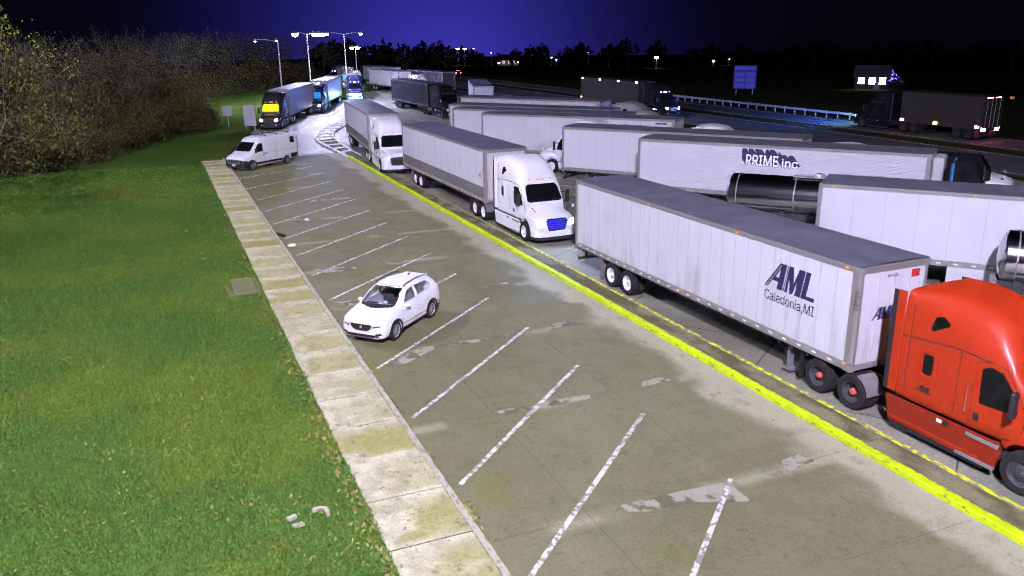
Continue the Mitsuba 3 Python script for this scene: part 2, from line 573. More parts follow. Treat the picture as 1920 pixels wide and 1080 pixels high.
class Kit:
    def __init__(self):
        self.parts, self.count = [], {}

    def add(self, name, mesh, mat, smooth=False, stuff=False):
        """name may be 'wheel/tyre' under the last added wheel when it starts with a parent's numbered key"""
        if name in self.count:
            self.count[name] += 1
            key = f'{name}_{self.count[name]:03d}'
        else:
            self.count[name] = 0
            key = name
        if isinstance(mesh, (list, tuple)):
            mesh = cat(*mesh)
        self.parts.append((key, mikit.ply(mesh, mat, smooth=smooth), stuff))
        return key


USED = set()


def uniq(name):
    if name not in USED:
        USED.add(name)
        return name
    k = 1
    while f'{name}_{k:03d}' in USED:
        k += 1
    USED.add(f'{name}_{k:03d}')
    return f'{name}_{k:03d}'


def emitter(rad, w=0.05):
    return {'type': 'area', 'radiance': rgb(*rad), 'sampling_weight': w}


def place(kit, name, loc, deg, label, category, group=None, mats=None, pm=None, on=None, skip=(), scale=1.0, plabels=None, m=None):
    key = uniq(name)
    M = T().translate(list(map(float, loc))).rotate([0, 0, 1], float(deg))
    if scale != 1.0:
        M = M.scale(scale)
    if m is not None:
        M = M @ m
    for k, d, stuff in kit.parts:
        if any(k == s or k.startswith(s + '__') or k.rstrip('0123456789').rstrip('_') == s for s in skip):
            continue
        d = {**d, 'to_world': M}
        if mats and d['bsdf']['id'] in mats:
            d['bsdf'] = {'type': 'ref', 'id': mats[d['bsdf']['id']]}
        if pm:
            base = k.split('__')[-1]
            base = base[:-4] if base[-3:].isdigit() else base
            if base in pm:
                d['bsdf'] = {'type': 'ref', 'id': pm[base]}
        if on:
            base = k.split('__')[-1]
            base = base.rstrip('0123456789').rstrip('_') if base[-3:].isdigit() else base
            if k in on or base in on:
                r = on.get(k, on.get(base))
                d['emitter'] = emitter(r[:3], r[3] if len(r) > 3 else 0.05)
        scene[f'{key}__{k}'] = d
        if stuff:
            labels[f'{key}__{k}'] = {'kind': 'stuff'}
    labels[key] = {'label': label, 'category': category}
    if group:
        labels[key]['group'] = group
    for k, t in (plabels or {}).items():
        labels[f'{key}__{k}'] = {'label': t}
    return key


def single(name, mesh, mat, label, category, group=None, smooth=False, **more):
    key = uniq(name)
    scene[key] = mikit.ply(mesh, mat, smooth=smooth, **more)
    labels[key] = {'label': label, 'category': category}
    if group:
        labels[key]['group'] = group
    return key


def struct(name, mesh, mat, smooth=False, label=None):
    scene[name] = mikit.ply(mesh, mat, smooth=smooth)
    labels[name] = {'kind': 'structure'}
    if label:
        labels[name]['label'] = label


def sub(parent, name, mesh, mat, smooth=False, stuff=False, label=None):
    key = uniq(f'{parent}__{name}')
    scene[key] = mikit.ply(mesh, mat, smooth=smooth)
    if stuff:
        labels[key] = {'kind': 'stuff'}
    if label:
        labels.setdefault(key, {})['label'] = label
    return key


# lettering: polygons or text on a plane, text +x -> u, text +y -> v, text +z -> n, at origin o
def on_plane(m, o, u, v, n):
    M = np.eye(4)
    M[:3, 0], M[:3, 1], M[:3, 2], M[:3, 3] = u, v, n, o
    return at(m, M)


def right_side(m, x, z, y=-1.3):
    return on_plane(m, (x, y, z), (1, 0, 0), (0, 0, 1), (0, -1, 0))


def extr(polys, d=0.004):
    return cat([trimesh.creation.extrude_polygon(g, d, engine='earcut') for p in polys for g in getattr(p, 'geoms', [p])])


# ------------------------------------------------------------------ wheels
TYRE = [(0.30, -0.10), (0.33, -0.13), (0.46, -0.14), (0.50, -0.115), (0.515, -0.07), (0.505, -0.045), (0.515, -0.04), (0.515, 0.04), (0.505, 0.045), (0.515, 0.07), (0.50, 0.115), (0.46, 0.14), (0.33, 0.13), (0.30, 0.10)]


def truck_wheel(kit, x, side, dual=True, rim='m_rim', hub=None, steer=False):
    """an outer wheel at lateral +-1.12, with its inner twin where dual"""
    y = 1.12 * side
    k = kit.add('wheel__tyre' if 0 else 'wheel', shift(lathe(TYRE, 28, closed=True), x, y, 0.515), 'm_tyre', smooth=30)
    if steer:
        prof = [(0.0, 0.15), (0.07, 0.15), (0.09, 0.10), (0.16, 0.09), (0.20, 0.05), (0.27, 0.06), (0.29, 0.11), (0.315, 0.125), (0.32, 0.10), (0.30, -0.1)]
    else:
        prof = [(0.12, -0.04), (0.20, -0.075), (0.26, -0.06), (0.285, 0.06), (0.29, 0.115), (0.315, 0.125), (0.32, 0.10), (0.30, -0.1)]
    prof = [(r, d * side) for r, d in prof]
    kit.parts.append((k + '__rim', mikit.ply(shift(lathe(prof, 24), x, y, 0.515), rim, smooth=35), False))
    if not steer:
        hp = [(0.0, 0.10), (0.06, 0.10), (0.10, 0.06), (0.105, -0.05), (0.13, -0.05)]
        kit.parts.append((k + '__hub', mikit.ply(shift(lathe([(r, d * side) for r, d in hp], 16), x, y, 0.515), hub or rim, smooth=35), False))
    if dual:
        kit.parts.append((k + '__inner_tyre', mikit.ply(shift(lathe(TYRE, 20, closed=True), x, 0.80 * side, 0.515), 'm_tyre', smooth=30), False))
    return k


# ------------------------------------------------------------------ box trailers (front face at x = 0, rear at x = -L)
def trailer_kit(pitch=0.62, style='sheet', axles=(-11.9, -13.15), lower=False, skirt=False, wall='m_trailer', rim='m_rim', tape=True, L=16.15, lamp=1.0):
    K = Kit()
    zt, zb, W = 4.11, 1.10, 1.295
    K.add('box', box(-L + 0.06, -0.04, -1.262, 1.262, 1.2, 4.03), wall)
    z0, z1 = 1.335, 3.93
    zp = z0
    if lower:
        zp = 1.95
        n = 6
        for i in range(n):
            a, b = -L + 0.2 + i * (L - 0.4) / n, -L + 0.2 + (i + 1) * (L - 0.4) / n
            K.add('lower_panel', box(a + 0.006, b - 0.006, -1.291, -1.255, z0, zp - 0.01), 'm_scuff')
    if style == 'sheet':
        n = int(round((L - 0.4) / pitch))
        step = (L - 0.4) / n
        for i in range(n):
            a = -L + 0.2 + i * step
            K.add('side_panel', box(a + 0.012, a + step - 0.012, -1.288, -1.255, zp, z1, 0.004), wall)
        # the riveted posts between panels, narrower and proud
        K.add('side_post', cat([box(-L + 0.2 + i * step - 0.016, -L + 0.2 + i * step + 0.016, -1.293, -1.26, zp, z1) for i in range(1, n)]), 'm_seam', stuff=True)
        K.add('rivet', cat([box(-L + 0.2 + i * step + s * 0.011 - 0.005, -L + 0.2 + i * step + s * 0.011 + 0.005, -1.296, -1.29, z, z + 0.02) for i in range(1, n) for s in (-1, 1) for z in np.arange(zp + 0.1, z1 - 0.05, 0.42)]), 'm_alu', stuff=True)
    else:
        zz = np.arange(z0, z1, 0.075)
        pts = [(-1.25, z0)]
        for z in zz:
            pts += [(-1.276, z), (-1.290, z + 0.02), (-1.290, z + 0.055), (-1.276, z + 0.075)]
        pts += [(-1.25, zz[-1] + 0.075)]
        pl = sg.Polygon(pts)
        n = 4
        for i in range(n):
            a, b = -L + 0.2 + i * (L - 0.4) / n, -L + 0.2 + (i + 1) * (L - 0.4) / n
            m = trimesh.creation.extrude_polygon(pl, b - a - 0.004, engine='earcut')
            m.apply_transform([[0, 0, 1, a], [1, 0, 0, 0], [0, 1, 0, 0], [0, 0, 0, 1]])
            K.add('ribbed_panel', m, wall)
    K.add('left_wall', box(-L + 0.2, -0.2, 1.255, 1.288, z0, z1), wall)
    for s in (-1, 1):
        y0, y1 = (-W - 0.006, -1.24) if s < 0 else (1.24, W + 0.006)
        K.add('top_rail', box(-L + 0.01, -0.03, y0, y1, z1, zt - 0.01, 0.012), 'm_alu')
        K.add('bottom_rail', box(-L + 0.01, -0.03, y0, y1, zb, z0 - 0.004, 0.012), 'm_rail')
        r = 0.11
        K.add('front_post', cat(shift(lathe([(0.0, zb - 0.03), (r, zb - 0.03), (r, zt - 0.03), (0.0, zt - 0.03)], 16, 'z'), -0.115, s * (W - 0.105), 0),
                                box(-0.28, -0.1, s * (W - 0.06) - 0.062, s * (W - 0.06) + 0.062, zb - 0.02, zt - 0.03)), 'm_alu', smooth=40)
        K.add('rear_post', box(-L, -L + 0.14, s * 1.24 - 0.065, s * 1.24 + 0.065, 0.98, zt - 0.005, 0.012), 'm_alu')
        K.add('rear_door', box(-L - 0.03, -L + 0.03, s * 0.6 - 0.575, s * 0.6 + 0.575, 1.22, 3.95, 0.01), wall)
        K.add('lock_rod', cat([rod((-L - 0.05, s * y, 1.2), (-L - 0.05, s * y, 3.98), 0.018, 6) for y in (0.25, 0.85)]), 'm_galv')
        K.add('landing_leg', cat(box(-2.75, -2.60, s * 0.95 - 0.07, s * 0.95 + 0.07, 0.22, 1.1), box(-2.85, -2.50, s * 0.95 - 0.14, s * 0.95 + 0.14, 0.16, 0.22)), 'm_grey')
        K.add('underride_upright', box(-L + 0.02, -L + 0.10, s * 0.75 - 0.05, s * 0.75 + 0.05, 0.5, 1.1), 'm_steel')
        K.add('mud_flap', box(axles[1] - 0.80, axles[1] - 0.785, s * 0.96 - 0.31, s * 0.96 + 0.31, 0.18, 0.95), 'm_grey')
        K.add('tail_lamp', box(-L - 0.02, -L + 0.04, s * 0.92 - 0.16 * min(lamp, 2.0), s * 0.92 + 0.16 * min(lamp, 2.0), 1.10 - 0.06 * lamp, 1.10 + 0.06 * lamp, 0.01), 'm_tape_red')
        K.add('clearance_lamp', box(-L - 0.02, -L + 0.04, s * 0.55 - 0.38, s * 0.55 + 0.38, 3.985, 4.06, 0.01), 'm_tape_red')
        for x in axles:
            truck_wheel(K, x, s, rim=rim)
    K.add('top_rail', box(-0.09, 0.0, -1.17, 1.17, z1 - 0.02, zt - 0.008, 0.012), 'm_alu')
    K.add('bottom_rail', box(-0.09, -0.005, -1.17, 1.17, zb, 1.27, 0.012), 'm_rail')
    for i in range(4):
        K.add('front_panel', box(-0.06, -0.022, -1.16 + i * 0.58 + 0.008, -1.16 + (i + 1) * 0.58 - 0.008, 1.275, z1 - 0.025, 0.004), wall)
    K.add('rear_header', box(-L, -L + 0.12, -1.18, 1.18, 3.955, zt - 0.008), 'm_alu')
    K.add('rear_sill', box(-L, -L + 0.15, -1.18, 1.18, 0.98, 1.21), 'm_steel')
    K.add('underride_bar', box(-L + 0.0, -L + 0.11, -1.15, 1.15, 0.47, 0.58), 'm_steel')
    # the roof skin with a slight crown and cross seams
    xs = np.linspace(-L + 0.03, -0.03, 28)
    ys = np.array([-1.285, -0.8, 0, 0.8, 1.285])
    V, F = [], []
    for i, x in enumerate(xs):
        for y in ys:
            V.append((x, y, zt + 0.004 + 0.035 * (1 - (y / 1.285) ** 2) + (0.006 if i % 2 else 0)))
    for i in range(len(xs) - 1):
        for j in range(4):
            a = i * 5 + j
            F += [[a, a + 5, a + 6], [a, a + 6, a + 1]]
    K.add('roof', trimesh.Trimesh(V, F, process=False), 'm_roof')
    K.add('floor_frame', cat([box(-L + 0.2, -0.3, -1.2, 1.2, 1.02, 1.15)] + [box(-L + 0.6 + i * 0.6, -L + 0.65 + i * 0.6, -1.25, 1.25, 0.98, 1.08) for i in range(25)]), 'm_steel')
    x0 = axles[1] - 0.9
    K.add('bogie', cat(box(x0, axles[0] + 1.0, -0.62, -0.48, 0.72, 1.02), box(x0, axles[0] + 1.0, 0.48, 0.62, 0.72, 1.02), [rod((x, -1.0, 0.515), (x, 1.0, 0.515), 0.07) for x in axles],
                       [box(x - 0.35, x + 0.35, s * 0.55 - 0.05, s * 0.55 + 0.05, 0.50, 0.72) for x in axles for s in (-1, 1)]), 'm_steel')
    K.add('landing_brace', cat(rod((-2.67, -0.95, 0.9), (-2.67, 0.95, 0.9), 0.03), rod((-2.67, -0.95, 0.45), (-3.6, -0.7, 1.05), 0.025), rod((-2.67, 0.95, 0.45), (-3.6, 0.7, 1.05), 0.025)), 'm_steel')
    if tape:
        t = [box(x, x + 0.16, -W - 0.012, -W, 1.19, 1.245) for x in np.arange(-L + 0.4, -0.5, 0.62)]
        K.add('reflective_strip', t, 'm_tape', stuff=True)
    if skirt:
        K.add('side_skirt', box(-11.0, -4.2, -1.285, -1.262, 0.42, 1.095, 0.005), wall)
        K.add('skirt_slot', [box(x, x + 0.55, -1.312, -1.301, 1.17, 1.21) for x in (-4.7, -6.2, -7.3)], 'm_grey', stuff=True)
    for x in (-0.25, -L / 2, -L + 0.25):
        K.add('marker_light', cat(box(x - 0.06 * lamp, x + 0.06 * lamp, -W - 0.025, -W - 0.004, 1.285 - 0.025 * lamp, 1.285 + 0.025 * lamp)), 'm_amber')
    for x in (-0.4, -L / 2 + 0.3, -L + 0.4):
        K.add('left_marker_light', cat(box(x - 0.07 * lamp, x + 0.07 * lamp, W + 0.007, W + 0.03, 1.28 - 0.04 * lamp, 1.28 + 0.04 * lamp)), 'm_amber')
    for x in (-0.5, -5.2, -10.4, -15.6):
        K.add('roof_marker_light', cat(box(x - 0.06 * lamp, x + 0.06 * lamp, -W - 0.03, -W - 0.007, 4.0 - 0.035 * lamp, 4.0 + 0.035 * lamp)), 'm_amber')
    return K


# ------------------------------------------------------------------ road tractors (front bumper at x = 0)
def tractor_kit(drive=(6.4, 7.67), paint='m_white', hub=None, rim='m_rim', shell_dark='m_black', low=False):
    K = Kit()

    def P(w, zb, zsh, zt, a, wb=None):
        # bottom centre, bottom edge, side foot, side mid, shoulder, lean point, roof edge, top centre
        wb = w - 0.05 if wb is None else wb
        if low:
            zsh, zt = min(zsh, 2.50), min(zt, 2.86)
        return [(0, zb), (wb * 0.6, zb), (wb, zb), (w, zb + 0.25), (w, (zb + zsh) / 2 + 0.1), (w - 0.01, zsh), (w - a * 0.38, zsh + (zt - zsh) * 0.68), (w - a, zt - 0.01), ((w - a) * 0.5, zt + 0.01), (0, zt + 0.015)]
    cab = body([(-4.95, P(1.22, 0.98, 3.55, 3.93, 0.16)), (-4.5, P(1.225, 0.98, 3.50, 4.00, 0.24)), (-4.0, P(1.225, 0.98, 3.38, 4.04, 0.34)), (-3.5, P(1.22, 0.98, 3.20, 4.00, 0.42)),
                (-2.9, P(1.21, 0.98, 3.02, 3.86, 0.50)), (-2.45, P(1.19, 0.98, 2.86, 3.58, 0.54)), (-2.20, P(1.17, 0.98, 2.74, 3.25, 0.50)), (-2.04, P(1.155, 0.98, 2.62, 2.98, 0.36)),
                (-1.97, P(1.145, 0.98, 2.56, 2.83, 0.24)), (-1.80, P(1.12, 0.98, 2.30, 2.58, 0.18)), (-1.55, P(1.09, 0.98, 2.0, 2.22, 0.13)), (-1.38, P(1.06, 0.98, 1.86, 1.98, 0.12)), (-1.30, P(1.03, 1.0, 1.70, 1.80, 0.12))], n=34)
    K.add('cab', cab, paint, smooth=38)

    def Hd(w, zb, zsh, zt, a):
        return [(0, zb), (w * 0.6, zb), (w - 0.03, zb), (w, zb + 0.12), (w, (zb + zsh) / 2), (w - 0.015, zsh), (w - a * 0.42, zsh + (zt - zsh) * 0.42), (w - a, zsh + (zt - zsh) * 0.80), (w * 0.35, zt - 0.01), (0, zt)]
    hood = body([(-2.02, Hd(1.08, 0.90, 1.42, 1.96, 0.30)), (-1.75, Hd(1.11, 0.72, 1.40, 1.90, 0.36)), (-1.35, Hd(1.16, 0.60, 1.36, 1.84, 0.46)), (-0.9, Hd(1.17, 0.60, 1.34, 1.75, 0.50)),
                 (-0.5, Hd(1.14, 0.60, 1.30, 1.65, 0.50)), (-0.22, Hd(1.06, 0.62, 1.24, 1.54, 0.46)), (-0.08, Hd(0.96, 0.66, 1.12, 1.40, 0.40)), (-0.03, Hd(0.88, 0.72, 1.02, 1.26, 0.34))], n=26)
    arch = [at(trimesh.creation.cylinder(0.64, 0.62, sections=32), [[1, 0, 0, -1.35], [0, 0, -1, s * 1.10], [0, 1, 0, 0.53], [0, 0, 0, 1]]) for s in (-1, 1)]
    hood = cut(hood, *arch, box(-2.3, -0.70, -2, 2, 0.3, 0.66))
    K.add('hood', hood, paint, smooth=38)
    # bumper with dark lower lip
    bp = [(-0.62, 1.19), (-0.40, 1.19), (-0.18, 1.12), (-0.04, 0.95), (0.0, 0.6), (0.01, 0.0)]
    full = bp + [(x, -y) for x, y in bp[::-1][1:]]
    inner = [(x - 0.10, y * 0.90) for x, y in full[::-1]]
    K.add('bumper', flat(full + inner, 0.42, 0.72), paint, smooth=30)
    K.add('bumper_lip', flat([(x + 0.01, y * 1.0) for x, y in full] + inner, 0.27, 0.415), shell_dark, smooth=30)
    for s in (-1, 1):
        K.add('fog_lamp', box(-0.10, 0.005, s * 0.80 - 0.09, s * 0.80 + 0.09, 0.50, 0.60, 0.02), 'm_lens')
    # grille with bars
    K.add('grille', patch(hood, rpoly([(-0.46, 0.72), (0.46, 0.72), (0.60, 1.22), (0.50, 1.34), (-0.50, 1.34), (-0.60, 1.22)], 0.05), 'x', 1, 0.12, 0.012, 0.06), 'm_steel', smooth=30)
    for z in np.arange(0.80, 1.32, 0.105):
        w = 0.46 + 0.10 * (z - 0.72) / 0.5
        K.add('grille_bar', patch(hood, sg.box(-w, z, w, z + 0.05), 'x', 1, 0.15, 0.035, 0.05), 'm_chrome', smooth=30)
    for s in (-1, 1):
        q = [(s * 0.66, 0.98), (s * 0.93, 0.96), (s * 1.05, 1.10), (s * 1.03, 1.26), (s * 0.86, 1.28), (s * 0.68, 1.16)]
        K.add('headlight', patch(hood, q, 'x', 1, 0.10, 0.010, 0.05), 'm_lens', smooth=40)
        K.add('hood_mirror', cat(ball((-0.62, s * 1.20, 1.78), 0.10, 1, (1, 0.8, 1.0)), ), paint, smooth=True)
        K.add('hood_mirror_arm', pipe([(-0.72, s * 0.88, 1.62), (-0.62, s * 1.10, 1.84), (-0.62, s * 1.19, 1.76)], 0.022), shell_dark)
        # glass
        K.add('door_window', patch(cab, rpoly([(-1.72, 1.78), (-2.62, 1.74), (-2.66, 2.60), (-2.48, 2.70), (-2.18, 2.64), (-1.88, 2.28)], 0.05), 'y', s, 0.12, 0.012, 0.03), 'm_glass', smooth=40)
        K.add('sleeper_window', patch(cab, rpoly([(-3.95, 1.92), (-4.22, 1.92), (-4.22, 2.44), (-3.95, 2.44)], 0.08), 'y', s, 0.12, 0.020, 0.03), 'm_glass', smooth=40)
        K.add('window_surround', patch(cab, rpoly([(-3.82, 1.76), (-4.36, 1.76), (-4.36, 2.60), (-3.82, 2.60)], 0.10).difference(rpoly([(-3.90, 1.86), (-4.28, 1.86), (-4.28, 2.50), (-3.90, 2.50)], 0.08)), 'y', s, 0.12, 0.022, 0.03), paint, smooth=30)
        if not low:
            K.add('vent_window', patch(cab, rpoly([(-3.62, 3.34), (-4.16, 3.02), (-4.06, 3.44), (-3.86, 3.50)], 0.05), 'y', s, 0.12, 0.012, 0.03), 'm_glass', smooth=40)
            K.add('fairing_crease', patch(cab, sg.LineString([(-2.5, 2.80), (-2.9, 2.84), (-3.4, 2.86), (-4.3, 2.78), (-4.93, 2.70)]).buffer(0.014), 'y', s, 0.2, 0.003, 0.02), shell_dark)
        d = sg.Polygon([(-1.56, 1.02), (-2.80, 1.02), (-2.80, 2.62 if low else 2.72), (-2.44, 2.66 if low else 2.80), (-2.12, 2.74), (-1.74, 2.22), (-1.56, 1.84)]).buffer(-0.06).buffer(0.06)
        hole = rpoly([(-1.70, 1.76), (-2.64, 1.72), (-2.68, 2.62), (-2.48, 2.72), (-2.16, 2.66), (-1.86, 2.28)], 0.05)
        K.add('door', patch(cab, d.difference(hole), 'y', s, 0.16, 0.010, 0.025), paint, smooth=30)
        K.add('door_seam', patch(cab, d.exterior.buffer(0.014), 'y', s, 0.25, 0.003, 0.02), shell_dark)
        K.add('cab_seam', cat([patch(cab, sg.LineString(l).buffer(0.009), 'y', s, 0.3, 0.003, 0.015) for l in ([(-4.70, 1.02), (-4.70, 2.6 if low else 3.85)], [(-3.25, 1.02), (-3.25, 2.82)], [(-1.75, 1.10), (-4.90, 1.10)])]), shell_dark)
        K.add('grab_handle', pipe([(-2.92, s * 1.19, 1.35), (-2.92, s * 1.26, 1.40), (-2.92, s * 1.26, 2.15), (-2.92, s * 1.19, 2.20)], 0.016), 'm_chrome')
        K.add('door_handle', patch(cab, sg.box(-2.70, 1.30, -2.58, 1.48), 'y', s, 0.2, 0.030, 0.03), shell_dark)
        K.add('luggage_door', patch(cab, rpoly([(-3.60, 1.05), (-4.62, 1.05), (-4.62, 1.62), (-3.60, 1.62)], 0.08), 'y', s, 0.2, 0.010, 0.02), paint)
        # mirror
        K.add('door_mirror', cat(box(-1.72, -1.60, s * 1.42 - 0.11, s * 1.42 + 0.11, 1.78, 2.44, 0.04)), shell_dark)
        K.add('mirror_arm', cat(rod((-1.75, s * 1.08, 1.82), (-1.67, s * 1.38, 1.88), 0.022, 6), rod((-1.86, s * 1.08, 2.30), (-1.67, s * 1.38, 2.34), 0.022, 6)), shell_dark)
        # side extender behind the sleeper
        K.add('side_extender', box(-5.20, -4.945, s * 1.235 - 0.02, s * 1.235 + 0.02, 1.12, 2.6 if low else 3.86, 0.01), paint)
        K.add('extender_rubber', box(-5.34, -5.20, s * 1.235 - 0.012, s * 1.235 + 0.012, 1.12, 2.58 if low else 3.84), 'm_black')
        # chassis fairing with steps
        K.add('chassis_fairing', prism([(-2.02, 0.30), (-5.05, 0.32), (-5.22, 0.96), (-1.98, 0.98), (-1.90, 0.7)], s * 1.20 - 0.045, s * 1.20 + 0.045), paint, smooth=False)
        K.add('fairing_ridge', prism([(-2.4, 0.40), (-5.0, 0.40), (-5.05, 0.46), (-2.4, 0.46)], s * 1.245 - 0.012, s * 1.245 + 0.018), paint)
        K.add('fairing_lip', prism([(-2.3, 0.18), (-4.95, 0.18), (-5.05, 0.30), (-2.1, 0.295)], s * 1.20 - 0.02, s * 1.20 + 0.02), 'm_black')
        K.add('step', box(-2.80, -1.95, s * 1.235 - 0.035, s * 1.235 + 0.035, 0.84, 0.94, 0.008), 'm_alu')
        K.add('step', box(-3.00, -1.98, s * 1.235 - 0.05, s * 1.235 + 0.05, 0.28, 0.37, 0.008), 'm_alu')
        K.add('tank_cap', shift(lathe([(0, 0.03), (0.06, 0.03), (0.07, 0.0), (0.0, 0.0)], 12), -3.35, s * 1.245 if s > 0 else s * 1.275, 0.90), 'm_black')
        K.add('fender_light', box(-3.62, -3.47, s * 1.245 - 0.012, s * 1.245 + 0.012, 0.84, 0.93), 'm_lens')
        # wheels
        truck_wheel(K, -1.35, s, dual=False, rim=rim, steer=True)
        for u in drive:
            truck_wheel(K, -u, s, rim=rim, hub=hub)
        qf = [(-drive[0] + 0.55 * math.cos(t) * 1.12, 0.515 + 0.60 * math.sin(t)) for t in np.linspace(0.15, 1.25, 6)]
        qi = [(x * 1.0 - 0.0, z - 0.03) for x, z in qf[::-1]]
        K.add('quarter_fender', prism(qf + qi, s * 0.98 - 0.30, s * 0.98 + 0.30), 'm_grey')
        K.add('tail_flap', box(-drive[1] - 0.72, -drive[1] - 0.70, s * 0.96 - 0.31, s * 0.96 + 0.31, 0.2, 0.95), 'm_black')
        K.add('tail_light', box(-drive[1] - 0.80, -drive[1] - 0.75, s * 0.50 - 0.10, s * 0.50 + 0.10, 0.78, 0.88), 'm_tape_red')
    K.add('windshield', patch(cab, rpoly([(-0.92, 1.98), (0.92, 1.98), (0.98, 2.10), (0.90, 2.66), (0.78, 2.80), (-0.78, 2.80), (-0.90, 2.66), (-0.98, 2.10)], 0.05), 'x', 1, 0.14, 0.012, 0.03), 'm_glass', smooth=50)
    for y in (-0.55, 0.55):
        K.add('wiper', patch(cab, sg.LineString([(y - 0.30, 2.03), (y + 0.25, 2.10)]).buffer(0.012), 'x', 1, 0.2, 0.035, 0.02), 'm_black')
    for y in () if low else (-0.62, -0.16, 0.0, 0.16, 0.62):
        K.add('roof_light', patch(cab, sg.box(y - 0.045, 2.99, y + 0.045, 3.05), 'x', 1, 0.2, 0.03, 0.06), 'm_amber')
    K.add('frame_rail', cat([box(-drive[1] - 0.75, -1.0, s * 0.43 - 0.05, s * 0.43 + 0.05, 0.66, 0.96) for s in (-1, 1)], box(-5.1, -2.0, -1.0, 1.0, 0.5, 1.0),
                            [rod((-u, -1.0, 0.515), (-u, 1.0, 0.515), 0.09) for u in drive], rod((-1.35, -1.0, 0.515), (-1.35, 1.0, 0.515), 0.06)), 'm_steel')
    u5 = sum(drive) / 2
    K.add('fifth_wheel', cat(box(-u5 - 0.45, -u5 + 0.35, -0.45, 0.45, 0.965, 1.03, 0.02)), 'm_steel')
    K.add('deck_plate', box(-5.9, -5.1, -0.42, 0.42, 0.965, 0.985), 'm_galv')
    return K


# ------------------------------------------------------------------ tank trailer
def tank_kit(L=12.0, R=0.95, zc=2.35):
    K = Kit()
    K.add('tank', shift(lathe([(0.0, -L - 0.22), (R * 0.55, -L - 0.16), (R * 0.9, -L - 0.04), (R, -L + 0.06), (R, -0.06), (R * 0.9, 0.04), (R * 0.55, 0.16), (0.0, 0.22)], 48, 'x'), 0, 0, zc), 'm_tank', smooth=40)
    for x in np.linspace(-L + 0.4, -0.4, 5):
        K.add('tank_band', shift(lathe([(R + 0.003, x - 0.03), (R + 0.022, x - 0.03), (R + 0.022, x + 0.03), (R + 0.003, x + 0.03)], 40, 'x', closed=True), 0, 0, zc), 'm_alu', smooth=30)
    K.add('walkway', cat(box(-L * 0.75, -L * 0.3, -0.32, 0.32, zc + R + 0.01, zc + R + 0.05)), 'm_galv')
    for x in (-L * 0.65, -L * 0.42):
        K.add('hatch', shift(lathe([(0.0, 0.22), (0.20, 0.22), (0.25, 0.16), (0.25, 0.0)], 18, 'z'), x, 0, zc + R), 'm_galv', smooth=40)
    K.add('frame', cat([box(-L - 0.1, 0.0, s * 0.5 - 0.06, s * 0.5 + 0.06, 1.02, zc - R + 0.12) for s in (-1, 1)], [box(x - 0.1, x + 0.1, -0.75, 0.75, 1.05, zc - R + 0.22) for x in np.linspace(-L + 0.5, -0.6, 6)],
                       [rod((x, -1.0, 0.515), (x, 1.0, 0.515), 0.07) for x in (-L + 1.1, -L + 2.35)]), 'm_steel')
    for s in (-1, 1):
        K.add('side_rail', box(-L, 0.0, s * 1.22 - 0.03, s * 1.22 + 0.03, 1.05, 1.25), 'm_rail')
        K.add('hose_tube', cat(rod((-L + 0.2, s * 1.08, 0.93), (-L * 0.35, s * 1.08, 0.93), 0.10, 12), rod((-L + 0.2, s * 0.84, 0.93), (-L * 0.35, s * 0.84, 0.93), 0.10, 12)), 'm_hose', smooth=40)
        K.add('fender', box(-L + 0.4, -L + 3.1, s * 1.0 - 0.28, s * 1.0 + 0.28, 1.055, 1.10, 0.01), 'm_galv')
        K.add('landing_leg', cat(box(-2.2, -2.05, s * 0.9 - 0.07, s * 0.9 + 0.07, 0.2, 1.05), box(-2.3, -1.95, s * 0.9 - 0.14, s * 0.9 + 0.14, 0.14, 0.2)), 'm_grey')
        for x in (-L + 1.1, -L + 2.35):
            truck_wheel(K, x, s)
    K.add('reflective_strip', [box(x, x + 0.30, -1.262, -1.252, 1.12, 1.18) for x in np.arange(-L + 0.5, -0.4, 0.62)], 'm_tape', stuff=True)
    K.add('bumper_bar', box(-L - 0.35, -L - 0.22, -1.2, 1.2, 0.5, 0.68), 'm_steel')
    K.add('valve_box', box(-L - 0.32, -L - 0.10, -0.5, 0.5, 1.0, 1.5, 0.02), 'm_grey')
    return K


# ------------------------------------------------------------------ small crossover car (front bumper at x = 0)
def car_wheel(K, x, y, s, r, w, spokes=10, rim='m_alloy'):
    t = [(r * 0.66, -w * 0.45), (r * 0.72, -w * 0.5), (r * 0.92, -w * 0.5), (r, -w * 0.36), (r, w * 0.36), (r * 0.92, w * 0.5), (r * 0.72, w * 0.5), (r * 0.66, w * 0.45)]
    k = K.add('wheel', shift(lathe(t, 26, closed=True), x, y, r), 'm_tyre', smooth=30)
    ri = r * 0.66
    ring = lathe([(ri * 0.90, s * w * 0.30), (ri * 0.96, s * w * 0.46), (ri * 1.03, s * w * 0.47), (ri * 1.03, -s * w * 0.4), (ri * 0.9, -s * w * 0.4)], 26)
    hub = lathe([(0.0, s * w * 0.42), (ri * 0.20, s * w * 0.40), (ri * 0.26, s * w * 0.28)], 14)
    sp = []
    for i in range(spokes):
        a = 2 * math.pi * i / spokes
        b = box(ri * 0.18, ri * 0.95, -0.009, 0.009, -0.016, 0.016, 0.004)
        b.apply_transform(trimesh.transformations.rotation_matrix(-a, (0, 1, 0)))
        sp.append(shift(b, 0, s * w * 0.36, 0))
    K.parts.append((k + '__rim', mikit.ply(shift(cat(ring, hub, sp), x, y, r), rim, smooth=35), False))
    K.parts.append((k + '__brake_disc', mikit.ply(shift(lathe([(0.0, s * w * 0.05), (ri * 0.80, s * w * 0.05), (ri * 0.80, -s * w * 0.05)], 18), x, y, r), 'm_rim_dark', smooth=30), False))
    return k


